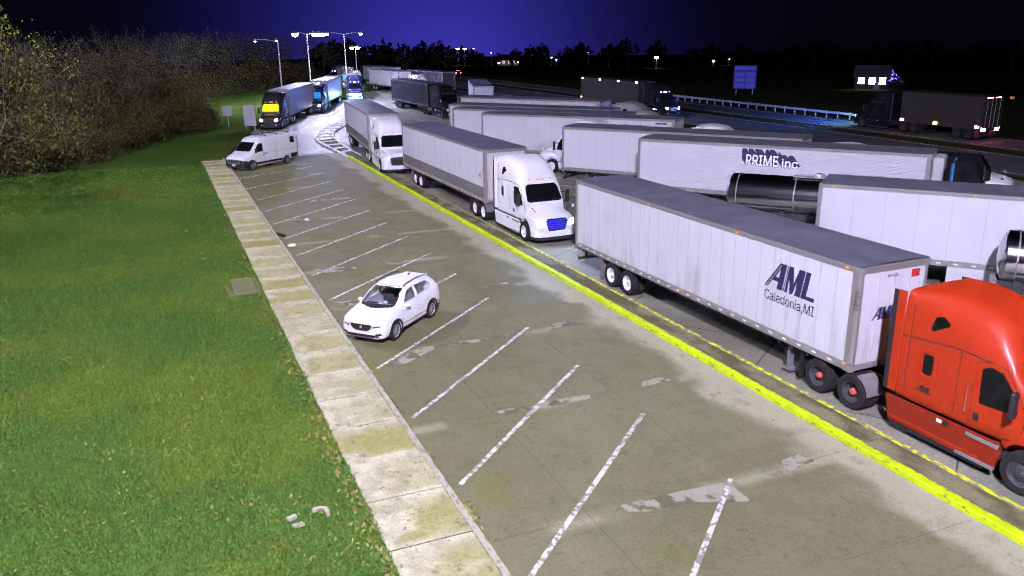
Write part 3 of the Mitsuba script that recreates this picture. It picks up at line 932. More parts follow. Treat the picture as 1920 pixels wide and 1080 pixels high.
def suv_kit():
    K = Kit()

    def S(zb, wr, z1, w2, z2, w3, zb3, w4, z4, w5, zt):
        return [(0, zb), (wr * 0.7, zb), (wr, zb + 0.02), (w2, z1), (w2 + 0.015, z2), (w3, zb3), (w4, z4), (w5, zt - 0.03), (w5 * 0.5, zt), (0, zt + 0.008)]
    keys = [(0.0, S(0.30, 0.55, 0.42, 0.60, 0.58, 0.58, 0.70, 0.54, 0.81, 0.45, 0.86)),
            (-0.07, S(0.24, 0.70, 0.40, 0.76, 0.60, 0.74, 0.76, 0.68, 0.89, 0.56, 0.95)),
            (-0.25, S(0.21, 0.78, 0.40, 0.855, 0.62, 0.83, 0.84, 0.74, 0.97, 0.60, 1.025)),
            (-0.60, S(0.20, 0.80, 0.38, 0.885, 0.66, 0.86, 0.93, 0.76, 1.04, 0.60, 1.085)),
            (-0.92, S(0.20, 0.80, 0.36, 0.885, 0.68, 0.865, 0.99, 0.77, 1.085, 0.60, 1.12)),
            (-1.04, S(0.20, 0.80, 0.36, 0.885, 0.68, 0.865, 1.01, 0.78, 1.11, 0.62, 1.14)),
            (-1.37, S(0.20, 0.80, 0.36, 0.880, 0.68, 0.862, 1.03, 0.74, 1.27, 0.64, 1.32)),
            (-1.74, S(0.20, 0.80, 0.36, 0.878, 0.68, 0.862, 1.045, 0.70, 1.46, 0.60, 1.54)),
            (-2.10, S(0.20, 0.80, 0.36, 0.878, 0.68, 0.862, 1.06, 0.68, 1.56, 0.57, 1.64)),
            (-2.60, S(0.20, 0.80, 0.36, 0.880, 0.68, 0.864, 1.08, 0.67, 1.58, 0.56, 1.67)),
            (-3.20, S(0.21, 0.80, 0.37, 0.885, 0.70, 0.872, 1.11, 0.66, 1.55, 0.55, 1.64)),
            (-3.70, S(0.24, 0.80, 0.40, 0.880, 0.72, 0.868, 1.14, 0.64, 1.47, 0.53, 1.57)),
            (-3.98, S(0.28, 0.76, 0.42, 0.855, 0.74, 0.840, 1.12, 0.66, 1.34, 0.50, 1.45)),
            (-4.18, S(0.34, 0.70, 0.46, 0.790, 0.72, 0.770, 0.98, 0.66, 1.06, 0.48, 1.12)),
            (-4.27, S(0.42, 0.60, 0.50, 0.660, 0.66, 0.650, 0.80, 0.58, 0.88, 0.42, 0.92))]
    b = body(keys, n=44)
    XF, XR, R = -0.86, -3.42, 0.345
    arch = [at(trimesh.creation.cylinder(0.40, 0.40, sections=32), [[1, 0, 0, x], [0, 0, -1, s * 0.86], [0, 1, 0, R + 0.01], [0, 0, 0, 1]]) for x in (XF, XR) for s in (-1, 1)]
    b0 = b
    wins = [(rpoly([(-1.50, 1.10), (-2.42, 1.13), (-2.42, 1.53), (-2.05, 1.51), (-1.84, 1.43)], 0.03), 'y'), (rpoly([(-2.50, 1.13), (-3.28, 1.19), (-3.56, 1.26), (-3.52, 1.40), (-3.25, 1.50), (-2.50, 1.535)], 0.03), 'y')]
    ws = rpoly([(-0.62, 1.145), (0.62, 1.145), (0.66, 1.18), (0.55, 1.575), (-0.55, 1.575), (-0.66, 1.18)], 0.03)
    # hollow cabin with real window openings
    inner = body([(x, [(y * 0.92, max(z, 0.0) if False else 0.55 + (z - 0.30) * 0.0 if z < 0.56 else z - 0.055) for y, z in pr_]) for x, pr_ in keys if -3.75 < x < -1.0], n=20)
    b = cut(b, inner)
    for pl, ax in wins:
        for s in (-1, 1):
            b = cut(b, patch(b0, pl, ax, s, 0.1, 0.06, 0.16))
    b = cut(b, patch(b0, ws, 'x', 1, 0.1, 0.10, 0.30))
    b = cut(b, *arch)
    K.add('body', b, 'm_white', smooth=35)
    K.add('interior_floor', box(-3.70, -1.15, -0.72, 0.72, 0.56, 0.60), 'm_cloth')
    K.add('dashboard', cat(box(-1.62, -1.22, -0.72, 0.72, 0.70, 1.04, 0.05)), 'm_cloth')
    K.add('dash_item', cat(ball((-1.46, 0.10, 1.10), 0.075, 2, (1, 1.2, 0.9)), ball((-1.40, -0.06, 1.075), 0.05, 2, (1.2, 1.9, 0.6))), 'm_pale_blue', smooth=True)
    K.add('steering_wheel', at(lathe([(0.17 + 0.015 * math.cos(t), 0.015 * math.sin(t)) for t in np.linspace(0, 2 * math.pi, 9)[:-1]], 20, 'x', closed=True), trimesh.transformations.translation_matrix((-1.74, 0.36, 1.0))), 'm_black', smooth=True)
    for y in (-0.36, 0.36):
        K.add('seat', cat(box(-2.35, -1.90, y - 0.24, y + 0.24, 0.60, 0.82, 0.05), box(-2.52, -2.36, y - 0.23, y + 0.23, 0.70, 1.28, 0.05), box(-2.52, -2.40, y - 0.12, y + 0.12, 1.30, 1.46, 0.03)), 'm_cloth')
    K.add('rear_seat', cat(box(-3.2, -2.75, -0.62, 0.62, 0.60, 0.82, 0.05), box(-3.36, -3.20, -0.62, 0.62, 0.70, 1.26, 0.05)), 'm_cloth')
    for s in (-1, 1):
        K.add('wheel_arch_trim', cat([prism([(x + 0.435 * math.cos(t), R + 0.435 * math.sin(t)) for t in np.linspace(-0.25, math.pi + 0.25, 20)] + [(x + 0.395 * math.cos(t), R + 0.395 * math.sin(t)) for t in np.linspace(math.pi + 0.25, -0.25, 20)],
                                               s * 0.885 - 0.035, s * 0.885 + 0.018) for x in (XF, XR)]), 'm_black')
        K.add('sill_trim', patch(b0, sg.box(XR + 0.42, 0.215, XF - 0.42, 0.46), 'y', s, 0.3, 0.012, 0.03), 'm_black', smooth=30)
        K.add('side_window', patch(b0, rpoly([(-1.50, 1.10), (-2.42, 1.13), (-2.42, 1.53), (-2.05, 1.51), (-1.84, 1.43)], 0.03), 'y', s, 0.1, -0.004, 0.004), 'm_clear_glass', smooth=40)
        K.add('side_window', patch(b0, rpoly([(-2.50, 1.13), (-3.28, 1.19), (-3.56, 1.26), (-3.52, 1.40), (-3.25, 1.50), (-2.50, 1.535)], 0.03), 'y', s, 0.1, -0.004, 0.004), 'm_clear_glass', smooth=40)
        K.add('door_seam', cat([patch(b0, sg.LineString(l).buffer(0.008), 'y', s, 0.3, 0.002, 0.01) for l in ([(-1.36, 1.02), (-1.34, 0.5), (-1.40, 0.42)], [(-2.46, 1.12), (-2.46, 0.42)], [(-3.30, 1.15), (-3.22, 0.9), (-3.05, 0.72), (-3.0, 0.45)])]), 'm_grey')
        for x in (-2.22, -3.10):
            K.add('door_handle', patch(b0, sg.box(x - 0.10, 0.93, x + 0.08, 0.965), 'y', s, 0.2, 0.030, 0.03), 'm_white')
        K.add('side_mirror', cat(ball((-1.52, s * 0.985, 1.10), 0.10, 2, (0.75, 1.05, 0.72)), box(-1.56, -1.50, s * 0.90 - 0.05, s * 0.90 + 0.05, 1.05, 1.09)), 'm_white', smooth=True)
        K.add('roof_rail', cat(pipe([(-1.95, s * 0.575, 1.625), (-2.1, s * 0.585, 1.685), (-2.7, s * 0.585, 1.715), (-3.3, s * 0.575, 1.685), (-3.55, s * 0.565, 1.625)], 0.018, 8)), 'm_black', smooth=40)
        K.add('headlight', patch(b0, rpoly([(s * 0.46, 0.64), (s * 0.79, 0.71), (s * 0.825, 0.84), (s * 0.78, 0.885), (s * 0.44, 0.735)], 0.015), 'x', 1, 0.08, 0.010, 0.03), 'm_lens', smooth=40)
        K.add('headlight_strip', patch(b0, sg.Polygon([(s * 0.48, 0.655), (s * 0.76, 0.718), (s * 0.77, 0.762), (s * 0.47, 0.70)]), 'x', 1, 0.08, 0.014, 0.02), 'm_steel', smooth=40)
        K.add('fog_recess', patch(b0, [(s * 0.55, 0.36), (s * 0.78, 0.40), (s * 0.76, 0.47), (s * 0.56, 0.44)], 'x', 1, 0.08, 0.008, 0.02), 'm_black', smooth=30)
        K.add('tail_light', patch(b0, [(s * 0.55, 0.88), (s * 0.72, 0.90), (s * 0.74, 1.05), (s * 0.56, 1.03)], 'x', -1, 0.1, 0.010, 0.02), 'm_tape_red', smooth=30)
        for x in (XF, XR):
            car_wheel(K, x, s * 0.775, s, R, 0.215)
    K.add('windshield', patch(b0, rpoly([(-0.62, 1.145), (0.62, 1.145), (0.66, 1.18), (0.55, 1.575), (-0.55, 1.575), (-0.66, 1.18)], 0.03), 'x', 1, 0.10, -0.004, 0.006), 'm_clear_glass', smooth=50)
    K.add('windshield_frame', patch(b0, ws.buffer(0.035).difference(ws.buffer(-0.012)), 'x', 1, 0.10, 0.004, 0.02), 'm_black', smooth=40)
    K.add('grille', patch(b0, rpoly([(-0.36, 0.60), (-0.42, 0.70), (-0.40, 0.76), (0.40, 0.76), (0.42, 0.70), (0.36, 0.60), (0.22, 0.53), (-0.22, 0.53)], 0.03), 'x', 1, 0.1, 0.010, 0.02), 'm_black', smooth=30)
    K.add('grille_rim', patch(b0, rpoly([(-0.37, 0.59), (-0.44, 0.70), (-0.42, 0.78), (0.42, 0.78), (0.44, 0.70), (0.37, 0.59), (0.23, 0.515), (-0.23, 0.515)], 0.03).difference(rpoly([(-0.36, 0.60), (-0.42, 0.70), (-0.40, 0.76), (0.40, 0.76), (0.42, 0.70), (0.36, 0.60), (0.22, 0.53), (-0.22, 0.53)], 0.03)), 'x', 1, 0.1, 0.016, 0.02), 'm_chrome', smooth=30)
    K.add('badge', patch(b0, sg.Point(0, 0.665).buffer(0.05), 'x', 1, 0.1, 0.026, 0.02), 'm_chrome', smooth=30)
    K.add('lower_intake', patch(b0, rpoly([(-0.74, 0.225), (0.74, 0.225), (0.70, 0.33), (0.52, 0.40), (-0.52, 0.40), (-0.70, 0.33)], 0.03), 'x', 1, 0.1, 0.010, 0.02), 'm_black', smooth=30)
    K.add('skid_plate', patch(b0, [(-0.45, 0.275), (0.45, 0.275), (0.40, 0.315), (-0.40, 0.315)], 'x', 1, 0.1, 0.024, 0.02), 'm_alu', smooth=30)
    K.add('license_plate', patch(b0, sg.box(-0.15, 0.42, 0.15, 0.49), 'x', 1, 0.1, 0.014, 0.01), 'm_white')
    K.add('under_tray', box(-4.0, -0.25, -0.70, 0.70, 0.17, 0.30), 'm_black')
    K.add('shark_fin', prism([(-3.38, 1.63), (-3.24, 1.63), (-3.36, 1.705)], -0.02, 0.02), 'm_black')
    K.add('rear_spoiler', box(-3.90, -3.66, -0.47, 0.47, 1.530, 1.560, 0.012), 'm_white')
    return K


# ------------------------------------------------------------------ long high-roof van (front bumper at x = 0)
def van_kit():
    K = Kit()

    def S(zb, wr, w2, z2, w3, z3, w4, z4, w5, zt):
        return [(0, zb), (wr * 0.7, zb), (wr, zb + 0.02), (w2, zb + 0.25), (w2 + 0.01, z2), (w3, z3), (w4, z4), (w5, zt - 0.02), (w5 * 0.5, zt), (0, zt + 0.01)]
    b = body([(0.0, S(0.35, 0.80, 0.84, 0.70, 0.82, 0.85, 0.78, 0.95, 0.60, 1.0)), (-0.10, S(0.27, 0.90, 0.94, 0.75, 0.92, 0.95, 0.84, 1.08, 0.62, 1.14)),
              (-0.40, S(0.26, 0.94, 1.00, 0.80, 0.98, 1.05, 0.88, 1.20, 0.66, 1.27)), (-0.85, S(0.26, 0.94, 1.02, 0.85, 1.00, 1.15, 0.90, 1.34, 0.70, 1.41)),
              (-1.00, S(0.26, 0.94, 1.02, 0.85, 1.00, 1.2, 0.90, 1.45, 0.74, 1.52)), (-1.35, S(0.26, 0.94, 1.02, 0.9, 1.0, 1.3, 0.90, 1.75, 0.78, 1.86)), (-1.72, S(0.26, 0.94, 1.02, 0.9, 1.0, 1.35, 0.90, 2.04, 0.76, 2.16)),
              (-1.95, S(0.26, 0.94, 1.02, 0.9, 1.0, 1.4, 0.92, 2.24, 0.74, 2.36)), (-2.35, S(0.26, 0.94, 1.02, 0.9, 1.01, 1.4, 0.94, 2.40, 0.76, 2.51)), (-3.2, S(0.28, 0.94, 1.02, 0.9, 1.015, 1.45, 0.95, 2.44, 0.80, 2.53)),
              (-5.6, S(0.34, 0.94, 1.02, 0.9, 1.015, 1.45, 0.95, 2.44, 0.80, 2.53)), (-6.25, S(0.40, 0.93, 1.01, 0.9, 1.0, 1.45, 0.94, 2.42, 0.80, 2.50)), (-6.36, S(0.45, 0.90, 0.98, 0.9, 0.97, 1.45, 0.92, 2.36, 0.78, 2.44))], n=40)
    XF, XR, R = -0.95, -4.98, 0.355
    b0 = b
    b = cut(b, *[at(trimesh.creation.cylinder(0.43, 0.42, sections=28), [[1, 0, 0, x], [0, 0, -1, s * 0.98], [0, 1, 0, R + 0.02], [0, 0, 0, 1]]) for x in (XF, XR) for s in (-1, 1)])
    K.add('body', b, 'm_white', smooth=35)
    K.add('front_bumper', patch(b0, rpoly([(-0.93, 0.29), (0.93, 0.29), (0.93, 0.90), (-0.93, 0.90)], 0.03), 'x', 1, 0.10, 0.02, 0.04), 'm_black', smooth=40)
    K.add('grille', patch(b0, rpoly([(-0.60, 0.66), (0.60, 0.66), (0.66, 0.92), (-0.66, 0.92)], 0.03), 'x', 1, 0.14, 0.030, 0.03), 'm_steel', smooth=40)
    K.add('grille_frame', patch(b0, rpoly([(-0.63, 0.62), (0.63, 0.62), (0.70, 0.95), (-0.70, 0.95)], 0.03).difference(rpoly([(-0.57, 0.68), (0.57, 0.68), (0.63, 0.90), (-0.63, 0.90)], 0.03)), 'x', 1, 0.14, 0.040, 0.03), 'm_alu', smooth=40)
    K.add('license_plate', patch(b0, sg.box(-0.16, 0.44, 0.16, 0.58), 'x', 1, 0.2, 0.035, 0.02), 'm_decal_white')
    K.add('windshield', patch(b0, rpoly([(-0.80, 1.50), (0.80, 1.50), (0.83, 1.60), (0.74, 2.14), (-0.74, 2.14), (-0.83, 1.60)], 0.04), 'x', 1, 0.14, 0.012, 0.03), 'm_glass', smooth=50)
    for s in (-1, 1):
        K.add('bumper_corner', patch(b0, rpoly([(-0.06, 0.30), (-0.56, 0.30), (-0.56, 0.55), (-0.50, 0.80), (-0.30, 0.86), (-0.10, 0.84)], 0.02), 'y', s, 0.08, 0.022, 0.03), 'm_black', smooth=40)
        K.add('headlight', patch(b0, rpoly([(s * 0.70, 0.90), (s * 0.90, 0.92), (s * 0.93, 1.10), (s * 0.86, 1.20), (s * 0.72, 1.02)], 0.02), 'x', 1, 0.1, 0.010, 0.03), 'm_lens', smooth=40)
        K.add('door_window', patch(b0, rpoly([(-1.32, 1.40), (-2.26, 1.40), (-2.26, 2.02), (-2.0, 2.06), (-1.80, 1.98)], 0.03), 'y', s, 0.12, 0.010, 0.02), 'm_glass', smooth=40)
        K.add('rear_window', patch(b0, rpoly([(-5.48, 1.72), (-5.98, 1.72), (-5.98, 2.22), (-5.48, 2.22)], 0.05), 'y', s, 0.2, 0.012, 0.02), 'm_glass', smooth=40)
        K.add('side_moulding', patch(b0, sg.box(XR + 0.48, 0.42, XF - 0.50, 0.60), 'y', s, 0.3, 0.022, 0.03), 'm_black', smooth=30)
        K.add('rear_moulding', patch(b0, sg.box(-6.26, 0.46, XR - 0.48, 0.86), 'y', s, 0.3, 0.022, 0.03), 'm_black', smooth=30)
        K.add('wheel_arch_trim', prism([(XF + 0.52 * math.cos(t), R + 0.52 * math.sin(t)) for t in np.linspace(0.0, math.pi, 18)] + [(XF + 0.43 * math.cos(t), R + 0.43 * math.sin(t)) for t in np.linspace(math.pi, 0.0, 18)], s * 1.02 - 0.04, s * 1.02 + 0.02), 'm_black')
        K.add('door_seam', cat([patch(b0, sg.LineString(l).buffer(0.010), 'y', s, 0.4, 0.003, 0.01) for l in ([(-2.32, 2.2), (-2.32, 0.5)], [(-3.75, 2.3), (-3.75, 0.65)], [(-2.32, 1.25), (-6.2, 1.25)])]), 'm_grey')
        K.add('door_handle', patch(b0, sg.box(-2.62, 1.16, -2.42, 1.22), 'y', s, 0.2, 0.035, 0.03), 'm_black')
        K.add('side_mirror', cat(box(-1.42, -1.30, s * 1.17 - 0.11, s * 1.17 + 0.11, 1.38, 1.72, 0.04), rod((-1.36, s * 0.98, 1.40), (-1.36, s * 1.1, 1.44), 0.025, 6)), 'm_black')
        K.add('tail_light', box(-6.38, -6.30, s * 0.95 - 0.05, s * 0.95 + 0.05, 0.95, 1.55, 0.01), 'm_tape_red')
        for x in (XF, XR):
            car_wheel(K, x, s * 0.90, s, R, 0.225, spokes=8, rim='m_alu')
    K.add('rear_step', cat(box(-6.52, -6.34, -0.75, 0.75, 0.44, 0.56, 0.02)), 'm_black')
    K.add('roof_rack', cat([box(x - 0.03, x + 0.03, -0.85, 0.85, 2.60, 2.64) for x in (-2.9, -4.2, -5.5)], [box(x - 0.03, x + 0.03, s * 0.78 - 0.03, s * 0.78 + 0.03, 2.48, 2.60) for x in (-2.9, -4.2, -5.5) for s in (-1, 1)]), 'm_charcoal')
    K.add('under_tray', box(-6.1, -0.3, -0.75, 0.75, 0.24, 0.45), 'm_black')
    return K


# ------------------------------------------------------------------ the setting
def gz(x, y):
    """terrain height: level around the rest area, falling away to the east and south beyond it"""
    d = np.hypot(x, y)
    return -0.02 * np.maximum(0, d - 230) - 0.06


r_ = np.concatenate([np.linspace(0, 120, 25), np.linspace(130, 420, 30), np.linspace(450, 1500, 20)])
g_ = np.linspace(0, 2 * np.pi, 97)[:-1]
V = [(0, 0, -0.06)] + [(r * math.cos(g), r * math.sin(g), float(gz(r * math.cos(g), r * math.sin(g)))) for r in r_[1:] for g in g_]
F = [[0, 1 + i, 1 + (i + 1) % 96] for i in range(96)]
for k in range(len(r_) - 2):
    for i in range(96):
        a, b = 1 + k * 96 + i, 1 + k * 96 + (i + 1) % 96
        F += [[a, a + 96, b + 96], [a, b + 96, b]]
struct('ground', trimesh.Trimesh(V, F, process=False), 'm_ground', smooth=True)


# grass verge left of the walk and along the slip road
LAWN = sg.Polygon([(-70, -12), (3.27, -12), (3.27, 76.85), (5.45, 76.85), (7.0, 85), (9.0, 94), (10.4, 101), (17.6, 118), (25.2, 134), (34, 152), (46, 175), (58, 200), (30, 230), (-70, 230)])


def gridmesh(poly, step, zf):
    x0, y0, x1, y1 = poly.bounds
    V, F, idx = [], [], {}

    def vid(q):
        k = (round(q[0], 3), round(q[1], 3))
        if k not in idx:
            idx[k] = len(V)
            V.append((k[0], k[1], 0))
        return idx[k]
    prep = shapely.prepared.prep(poly)
    for i in range(int(math.ceil((x1 - x0) / step))):
        for j in range(int(math.ceil((y1 - y0) / step))):
            c = sg.box(x0 + i * step, y0 + j * step, x0 + (i + 1) * step, y0 + (j + 1) * step)
            if not prep.intersects(c):
                continue
            if prep.contains(c):
                a = [vid(q) for q in list(c.exterior.coords)[:4]]
                F += [[a[0], a[2], a[1]], [a[0], a[3], a[2]]] if not c.exterior.is_ccw else [[a[0], a[1], a[2]], [a[0], a[2], a[3]]]
                continue
            c = c.intersection(poly)
            for g in getattr(c, 'geoms', [c]):
                if g.geom_type == 'Polygon' and g.area > 1e-6:
                    v, f = trimesh.creation.triangulate_polygon(g, engine='earcut')
                    ids = [vid(q) for q in v]
                    F += [[ids[q] for q in t] for t in f]
    V = np.array(V, float)
    V[:, 2] = zf(V)
    F = np.array(F)
    n = np.cross(V[F[:, 1]] - V[F[:, 0]], V[F[:, 2]] - V[F[:, 0]])[:, 2]
    F[n < 0] = F[n < 0][:, ::-1]
    return trimesh.Trimesh(V, F, process=False)


def lawn_z(V):
    n = meshkit.fbm(np.column_stack([V[:, 0] * 0.22, V[:, 1] * 0.22, V[:, 0] * 0]), 4, 5)
    e = np.clip((3.27 - V[:, 0]) / 2.0, 0, 1) * np.clip((LAWN_E - V[:, 1]) / 3, 0, 1)
    bank = np.clip((-V[:, 0] * 0.9 + V[:, 1] * 0.46 - 30) / 25, 0, 1) * 0.5
    return 0.125 + (n - 0.5) * 0.22 * e + bank * 0.6 * e


LAWN_E = 80.0
lawn = gridmesh(LAWN, 2.0, lawn_z)
struct('lawn', lawn, 'm_lawn', smooth=True)

# concrete slabs of the walk, each its own piece
struct('sidewalk', box(X_WALK0, X_WALK1, 2.0, 76.8, -0.03, 0.134), 'm_joint')
n0 = -6
for i in range(n0, 40):
    a, b = WALK_0 + i * WALK_P, WALK_0 + (i + 1) * WALK_P
    if b > 77.2:
        break
    dz = 0.15 + 0.006 * rng.standard_normal()
    sub('sidewalk', 'slab', box(X_WALK0, X_WALK1 - 0.012, a + 0.017, b - 0.017, 0.02, dz, 0.008), 'm_walk')
struct('side_path', box(1.9, 3.27, 34.1, 36.66, 0.0, 0.105), 'm_path')
for i in range(1, 2):
    sub('side_path', 'slab', box(1.1 + i * 1.08, 2.17 + i * 1.08, 34.08, 36.68, 0.02, 0.158 - 0.012 * (1 - i), 0.005), 'm_path')
struct('kerb', box(X_WALK1 - 0.008, X_KERB - 0.01, 0, 76.8, -0.04, 0.08), 'm_kerb')
for i in range(26):
    a = 1.4 + i * 3.0
    sub('kerb', 'kerb_section', box(X_WALK1, X_KERB, a + 0.004, min(a + 2.996, 76.9), -0.03, 0.152 + 0.004 * rng.standard_normal(), 0.018), 'm_kerb')

# the car park: cast slabs with sawn joints
struct('car_park', box(X_KERB - 0.004, X_MED0 + 0.05, -4, 76.6, -0.05, -0.008), 'm_joint')
xb = [X_KERB, 7.77, 11.58, X_MED0 + 0.02]
yb = [-3.0, 2.7, 8.4] + [14.1 + 5.7 * k for k in range(11)] + [76.6]
for i in range(3):
    for j in range(len(yb) - 1):
        y0, y1 = yb[j], yb[j + 1]
        pieces = [(y0, y1)]
        if j == 2 and i == 2:
            pieces = [(y0, 10.6), (10.6, y1)]
        for a, b in pieces:
            sub('car_park', 'slab', box(xb[i] + 0.006, xb[i + 1] - 0.006, a + 0.006, b - 0.006, -0.04, 0.0 + 0.0015 * rng.standard_normal(), 0.004), 'm_slab')
# painted bay lines, 3.93 m apart
for k in range(-1, 14):
    y1 = 18.04 + 3.93 * k
    a, b = np.array([5.62, y1 - 5.42]), np.array([11.60, y1 + 0.02])
    ln = sg.LineString([a, b]).buffer(0.062, cap_style='flat')
    if k > 11:
        ln = sa.rotate(ln, -6 * (k - 11), origin=(11.6, y1))
    sub('car_park', 'bay_line', flat(ln, 0.005, 0.009), 'm_line')
# pale worn patches beside the cross joints
for pts in ([(8.66, 14.16), (10.1, 14.12), (11.40, 14.02), (11.36, 13.2), (10.95, 13.35), (10.2, 13.7), (9.2, 13.76), (8.7, 13.9)],
            [(7.95, 19.85), (10.8, 19.82), (10.7, 19.60), (9.2, 19.62), (8.0, 19.66)], [(5.6, 24.5), (7.4, 25.5), (8.4, 25.55), (7.6, 25.2), (6.6, 24.5)],
            [(8.4, 25.54), (11.2, 25.52), (10.6, 25.36), (8.7, 25.34)], [(5.8, 31.9), (7.6, 31.7), (7.6, 31.2), (6.2, 31.25)], [(9.2, 36.94), (11.5, 36.94), (11.2, 36.75), (9.4, 36.78)],
            [(5.9, 37.2), (7.7, 37.0), (7.7, 36.4), (6.3, 36.5)], [(13.1, 13.9), (14.0, 14.05), (13.9, 14.4), (13.3, 14.3)], [(12.6, 19.7), (13.6, 19.75), (13.4, 20.0), (12.8, 19.95)],
            [(5.9, 48.8), (7.7, 48.6), (7.6, 48.0), (6.3, 48.1)], [(8.4, 54.3), (11.4, 54.2), (11.1, 53.8), (8.8, 53.9)], [(12.2, 25.5), (13.4, 25.55), (13.2, 25.85), (12.5, 25.8)], [(12.0, 31.3), (13.3, 31.3), (13.1, 31.55), (12.3, 31.5)]):
    q = sg.Polygon(pts).buffer(0.05)
    sub('car_park', 'worn_patch', flat(q, 0.004, 0.0065), 'm_patch')

# raised median: kerbs each side, infill slabs, and the white painted curl at its far end
struct('median', box(X_MED0 + 0.02, X_MED1 - 0.02, -6, 73.0, -0.05, 0.10), 'm_median')
for i in range(13):
    a = -4 + i * 6.0
    b = min(a + 6.0, 73.1)
    sub('median', 'near_kerb', box(X_MED0, X_MED0 + 0.30, a + 0.006, b - 0.006, -0.04, 0.155 + 0.003 * rng.standard_normal(), 0.025), 'm_yellow', label='bright yellow painted kerb' if i == 2 else None)
    sub('median', 'far_kerb', box(X_MED1 - 0.16, X_MED1, a + 0.006, b - 0.006, -0.04, 0.152, 0.02), 'm_yellow_far')
ys = [-4.0, 1, 7.5] + [14.02 + 7.35 * k for k in range(9)]
for a, b in zip(ys[:-1], ys[1:]):
    b = min(b, 73.1)
    if b > a:
        sub('median', 'infill_slab', box(X_MED0 + 0.307, X_MED1 - 0.166, a + 0.008, b - 0.008, 0.02, 0.142 + 0.004 * rng.standard_normal(), 0.005), 'm_median')
OUT = [(15.37, 73.1), (15.14, 80.0), (15.05, 85.0), (15.42, 88.7), (16.98, 94.6), (19.2, 100.2), (21.7, 105.5), (26.0, 114.5)]
INN = [(16.53, 73.1), (16.55, 77.5), (16.75, 82.0), (17.0, 86.2), (17.35, 89.3), (18.3, 93.5), (19.9, 97.6), (22.6, 103.6), (26.6, 112.6)]
Lo, Li = sg.LineString(OUT), sg.LineString(INN)
nose = sg.Polygon(OUT + INN[::-1])
nose_edge = Lo.buffer(0.12).union(Li.buffer(0.12))
struct('median_nose', flat(nose.difference(nose_edge.buffer(0.01)), -0.04, 0.138), 'm_median')
for g in getattr(nose_edge, 'geoms', [nose_edge]):
    sub('median_nose', 'white_kerb', flat(g, -0.04, 0.155), 'm_nose')
for t in np.linspace(0.06, 0.98, 15):
    a, b = Lo.interpolate(t, normalized=True), Li.interpolate(min(1, t + 0.03), normalized=True)
    st = sg.LineString([a, b]).buffer(1.0 if t > 0.3 else 0.4, cap_style='flat').intersection(nose.difference(nose_edge.buffer(0.015)))
    for g in getattr(st, 'geoms', [st]):
        if g.geom_type == 'Polygon' and g.area > 0.05:
            sub('median_nose', 'white_bar', flat(g, 0.138, 0.145), 'm_nose')

# lorry park and slip road
LOT = sg.Polygon([(16.5, -12), (55.5, -12), (55.5, 60), (52, 110), (56, 160), (66, 220), (78, 300), (60, 300), (46, 230), (42, 175), (34.2, 152), (25.3, 134), (17.7, 118), (10.5, 101), (9.1, 94), (7.1, 85), (5.5, 76.6), (16.5, 76.6)])
struct('lorry_park', flat(LOT, -0.06, -0.005), 'm_lot')
lane = sg.LineString([(14.9, 97.2), (20.5, 110.5), (26.2, 124.2), (32, 138)]).buffer(0.10, cap_style='flat')
sub('lorry_park', 'edge_line', flat(lane, -0.004, 0.003), 'm_nose')
for k in range(22):
    y = 12 + k * 4.75 / 0.81 * 0.81
    a = np.array([24.5 + 0.01 * y, y + 3.2])
    b = a + np.array([0.59, -0.81]) * 18
    if sg.Point(b).within(LOT):
        sub('lorry_park', 'bay_line', flat(sg.LineString([a, b]).buffer(0.06, cap_style='flat'), -0.004, 0.003), 'm_line')
struct('highway', flat(sg.box(57.5, -60, 66.5, 430), -0.08, -0.012), 'm_highway')
struct('highway_far_side', flat(sg.box(69.5, -60, 76.0, 430), -0.08, -0.014), 'm_highway')
for x in (58.0, 66.0):
    sub('highway', 'edge_line', flat(sg.box(x - 0.07, -60, x + 0.07, 400), -0.011, -0.006), 'm_line')
for x in (70.0, 75.5):
    sub('highway_far_side', 'edge_line', flat(sg.box(x - 0.07, -60, x + 0.07, 400), -0.013, -0.008), 'm_line')

# grass blades and fallen leaves
nb = 230000
u = rng.random(nb)
Y = 11.0 + 62 * u ** 2.0
X = 3.2 - rng.random(nb) ** 0.85 * np.minimum(3.2 + 0.16 * Y + 5.0, 17)
keep = ~((X > 1.95) & (Y > 34.0) & (Y < 36.75))
X, Y = X[keep], Y[keep]
zb = lawn_z(np.column_stack([X, Y, X * 0]))
sc = 1 + Y / 30.0
h = (0.035 + 0.055 * rng.random(len(X))) * (0.75 + 0.25 * sc)
a = rng.random(len(X)) * 2 * np.pi
w = (0.006 + 0.006 * rng.random(len(X))) * sc
lean = rng.normal(0, 0.5, (len(X), 2)) * h[:, None]
v0 = np.column_stack([X - np.cos(a) * w, Y - np.sin(a) * w, zb - 0.01])
v1 = np.column_stack([X + np.cos(a) * w, Y + np.sin(a) * w, zb - 0.01])
v2 = np.column_stack([X + lean[:, 0], Y + lean[:, 1], zb + h])
scene['grass'] = mikit.ply((np.stack([v0, v1, v2], 1).reshape(-1, 3), np.arange(3 * len(X)).reshape(-1, 3)), 'm_blade')
labels['grass'] = {'kind': 'stuff', 'label': 'short green grass blades of the lawn beside the concrete walk', 'category': 'grass'}


def leaf_quads(X, Y, Z, s, tilt=0.5):
    n = len(X)
    a = rng.random(n) * 2 * np.pi
    d1 = np.column_stack([np.cos(a), np.sin(a), rng.normal(0, tilt, n)]) * s[:, None]
    d2 = np.column_stack([-np.sin(a), np.cos(a), rng.normal(0, tilt, n)]) * (s * 0.6)[:, None]
    c = np.column_stack([X, Y, Z])
    v = np.stack([c - d1, c + d2, c + d1, c - d2], 1).reshape(-1, 3)
    k = np.arange(n)[:, None] * 4
    return trimesh.Trimesh(v, np.vstack([k + [0, 1, 2], k + [0, 2, 3]]), process=False)


